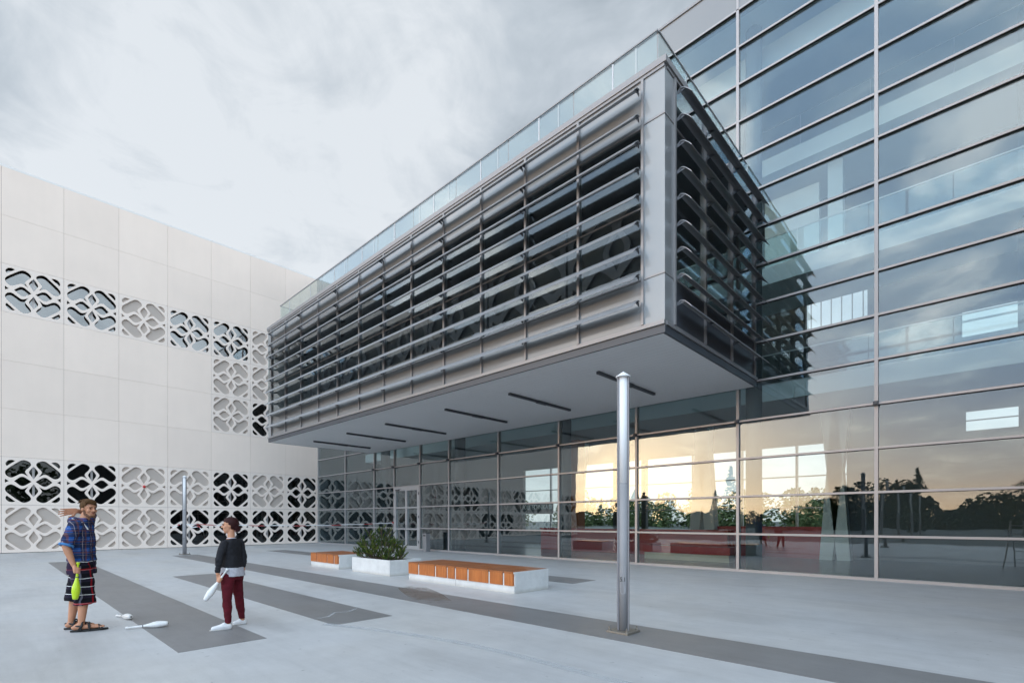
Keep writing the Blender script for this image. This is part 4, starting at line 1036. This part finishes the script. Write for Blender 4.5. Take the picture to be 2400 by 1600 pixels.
n1 = t.noise(P, 1.45, 9, .55, .45); n2 = t.noise(P, .55, 4, .5, .3)
n4 = t.noise(P, 4.2, 7, .6, .8)
cl_ = t.math('ADD', t.math('MULTIPLY_ADD', n4, .22, t.math('MULTIPLY', n1, .6)), t.math('MULTIPLY', n2, .33))
cloud = t.ramp(cl_, (.485, (.33, .385, .435)), (.57, (.49, .545, .60)), (.655, (.69, .73, .77)))
hz = t.math('POWER', t.math('SUBTRACT', 1, z), 4.2)
front = t.mix(t.math('MULTIPLY', hz, .85), cloud, (.84, .855, .87))
back = t.smooth(t.math('MULTIPLY', sep.outputs['Y'], -1), .0, .8)
n3 = t.noise(P, 2.6, 8, .55, .6)
cloudb = t.ramp(t.math('ADD', t.math('MULTIPLY', n3, .6), t.math('MULTIPLY', n2, .45)), (.47, (.52, 1.02, 1.68)), (.55, (.95, 1.45, 2.0)), (.62, (2.5, 2.75, 3.0)))
lowdark = t.mix(t.math('POWER', t.math('SUBTRACT', 1, z), 6.0), cloudb, (.36, .33, .32))
side = t.math('MULTIPLY', t.smooth(sep.outputs['X'], .05, .7), t.smooth(z, .02, .25))
base = t.mix(back, front, lowdark)
base = t.vmath('SCALE', base, scale=t.math('MULTIPLY_ADD', side, 1.25, 1.0))
sky = t.new('ShaderNodeTexSky', sky_type='NISHITA'); sky.sun_disc = False; sky.sun_elevation = EL; sky.sun_rotation = math.atan2(SUN.x, SUN.y)
base = t.mix(1, base, t.vmath('SCALE', sky.outputs[0], scale=.012), 'ADD')
S3 = (SUN_AZ.x * math.cos(R(4)), SUN_AZ.y * math.cos(R(4)), math.sin(R(4)))
ang = t.math('ARCCOSINE', t.math('MINIMUM', t.vmath('DOT_PRODUCT', D, S3), 1.0))
def gauss(sig): return t.math('EXPONENT', t.math('MULTIPLY', t.math('POWER', t.math('DIVIDE', ang, R(sig)), 2), -1))
base = t.mix(1, base, t.vmath('SCALE', (3.7, 2.45, 1.2), scale=gauss(17)), 'ADD')
base = t.mix(1, base, t.vmath('SCALE', (2.6, 1.6, .7), scale=gauss(6)), 'ADD')
strip = t.math('MULTIPLY', t.math('EXPONENT', t.math('MULTIPLY', t.math('POWER', t.math('DIVIDE', z, .05), 2), -1)), t.smooth(t.math('MULTIPLY', sep.outputs['Y'], -1), .3, .9))
base = t.mix(1, base, t.vmath('SCALE', (.9, .45, .15), scale=strip), 'ADD')
band = t.math('MULTIPLY', t.math('EXPONENT', t.math('MULTIPLY', t.math('POWER', t.math('DIVIDE', z, .15), 2), -1)), t.smooth(t.math('MULTIPLY', sep.outputs['Y'], -1), .4, .95))
base = t.mix(1, base, t.vmath('SCALE', (1.0, .62, .33), scale=band), 'ADD')
t.l.new(base, bg.inputs[0]); bg.inputs[1].default_value = 1.0
sl_ = bpy.data.lights.new('sun', 'SUN'); sl_.energy = .5; sl_.angle = R(75); sl_.color = (1, .83, .66)
so = bpy.data.objects.new('sun', sl_); COL.objects.link(so); so.rotation_euler = Vector((SUN.x * .9, SUN.y * .9, math.sin(R(24)))).to_track_quat('Z', 'Y').to_euler()

cam = bpy.data.cameras.new('camera'); co = bpy.data.objects.new('camera', cam); COL.objects.link(co)
co.location = (0, 0, 1.56); co.rotation_euler = (R(90), 0, R(43.433))
cam.sensor_width = 36; cam.lens = 1164 / 2400 * 36; cam.shift_y = (1219.5 - 800) / 2400; cam.clip_end = 3000; cam.clip_start = .05
SC.camera = co
SC.view_settings.view_transform = 'Standard'; SC.view_settings.look = 'None'; SC.view_settings.exposure = .12; SC.view_settings.gamma = 1
SC.render.engine = 'CYCLES'; cy_ = SC.cycles
cy_.use_denoising = True; cy_.max_bounces = 12; cy_.transparent_max_bounces = 40; cy_.glossy_bounces = 6; cy_.diffuse_bounces = 4; cy_.caustics_reflective = False; cy_.caustics_refractive = False
cy_.sample_clamp_indirect = 6
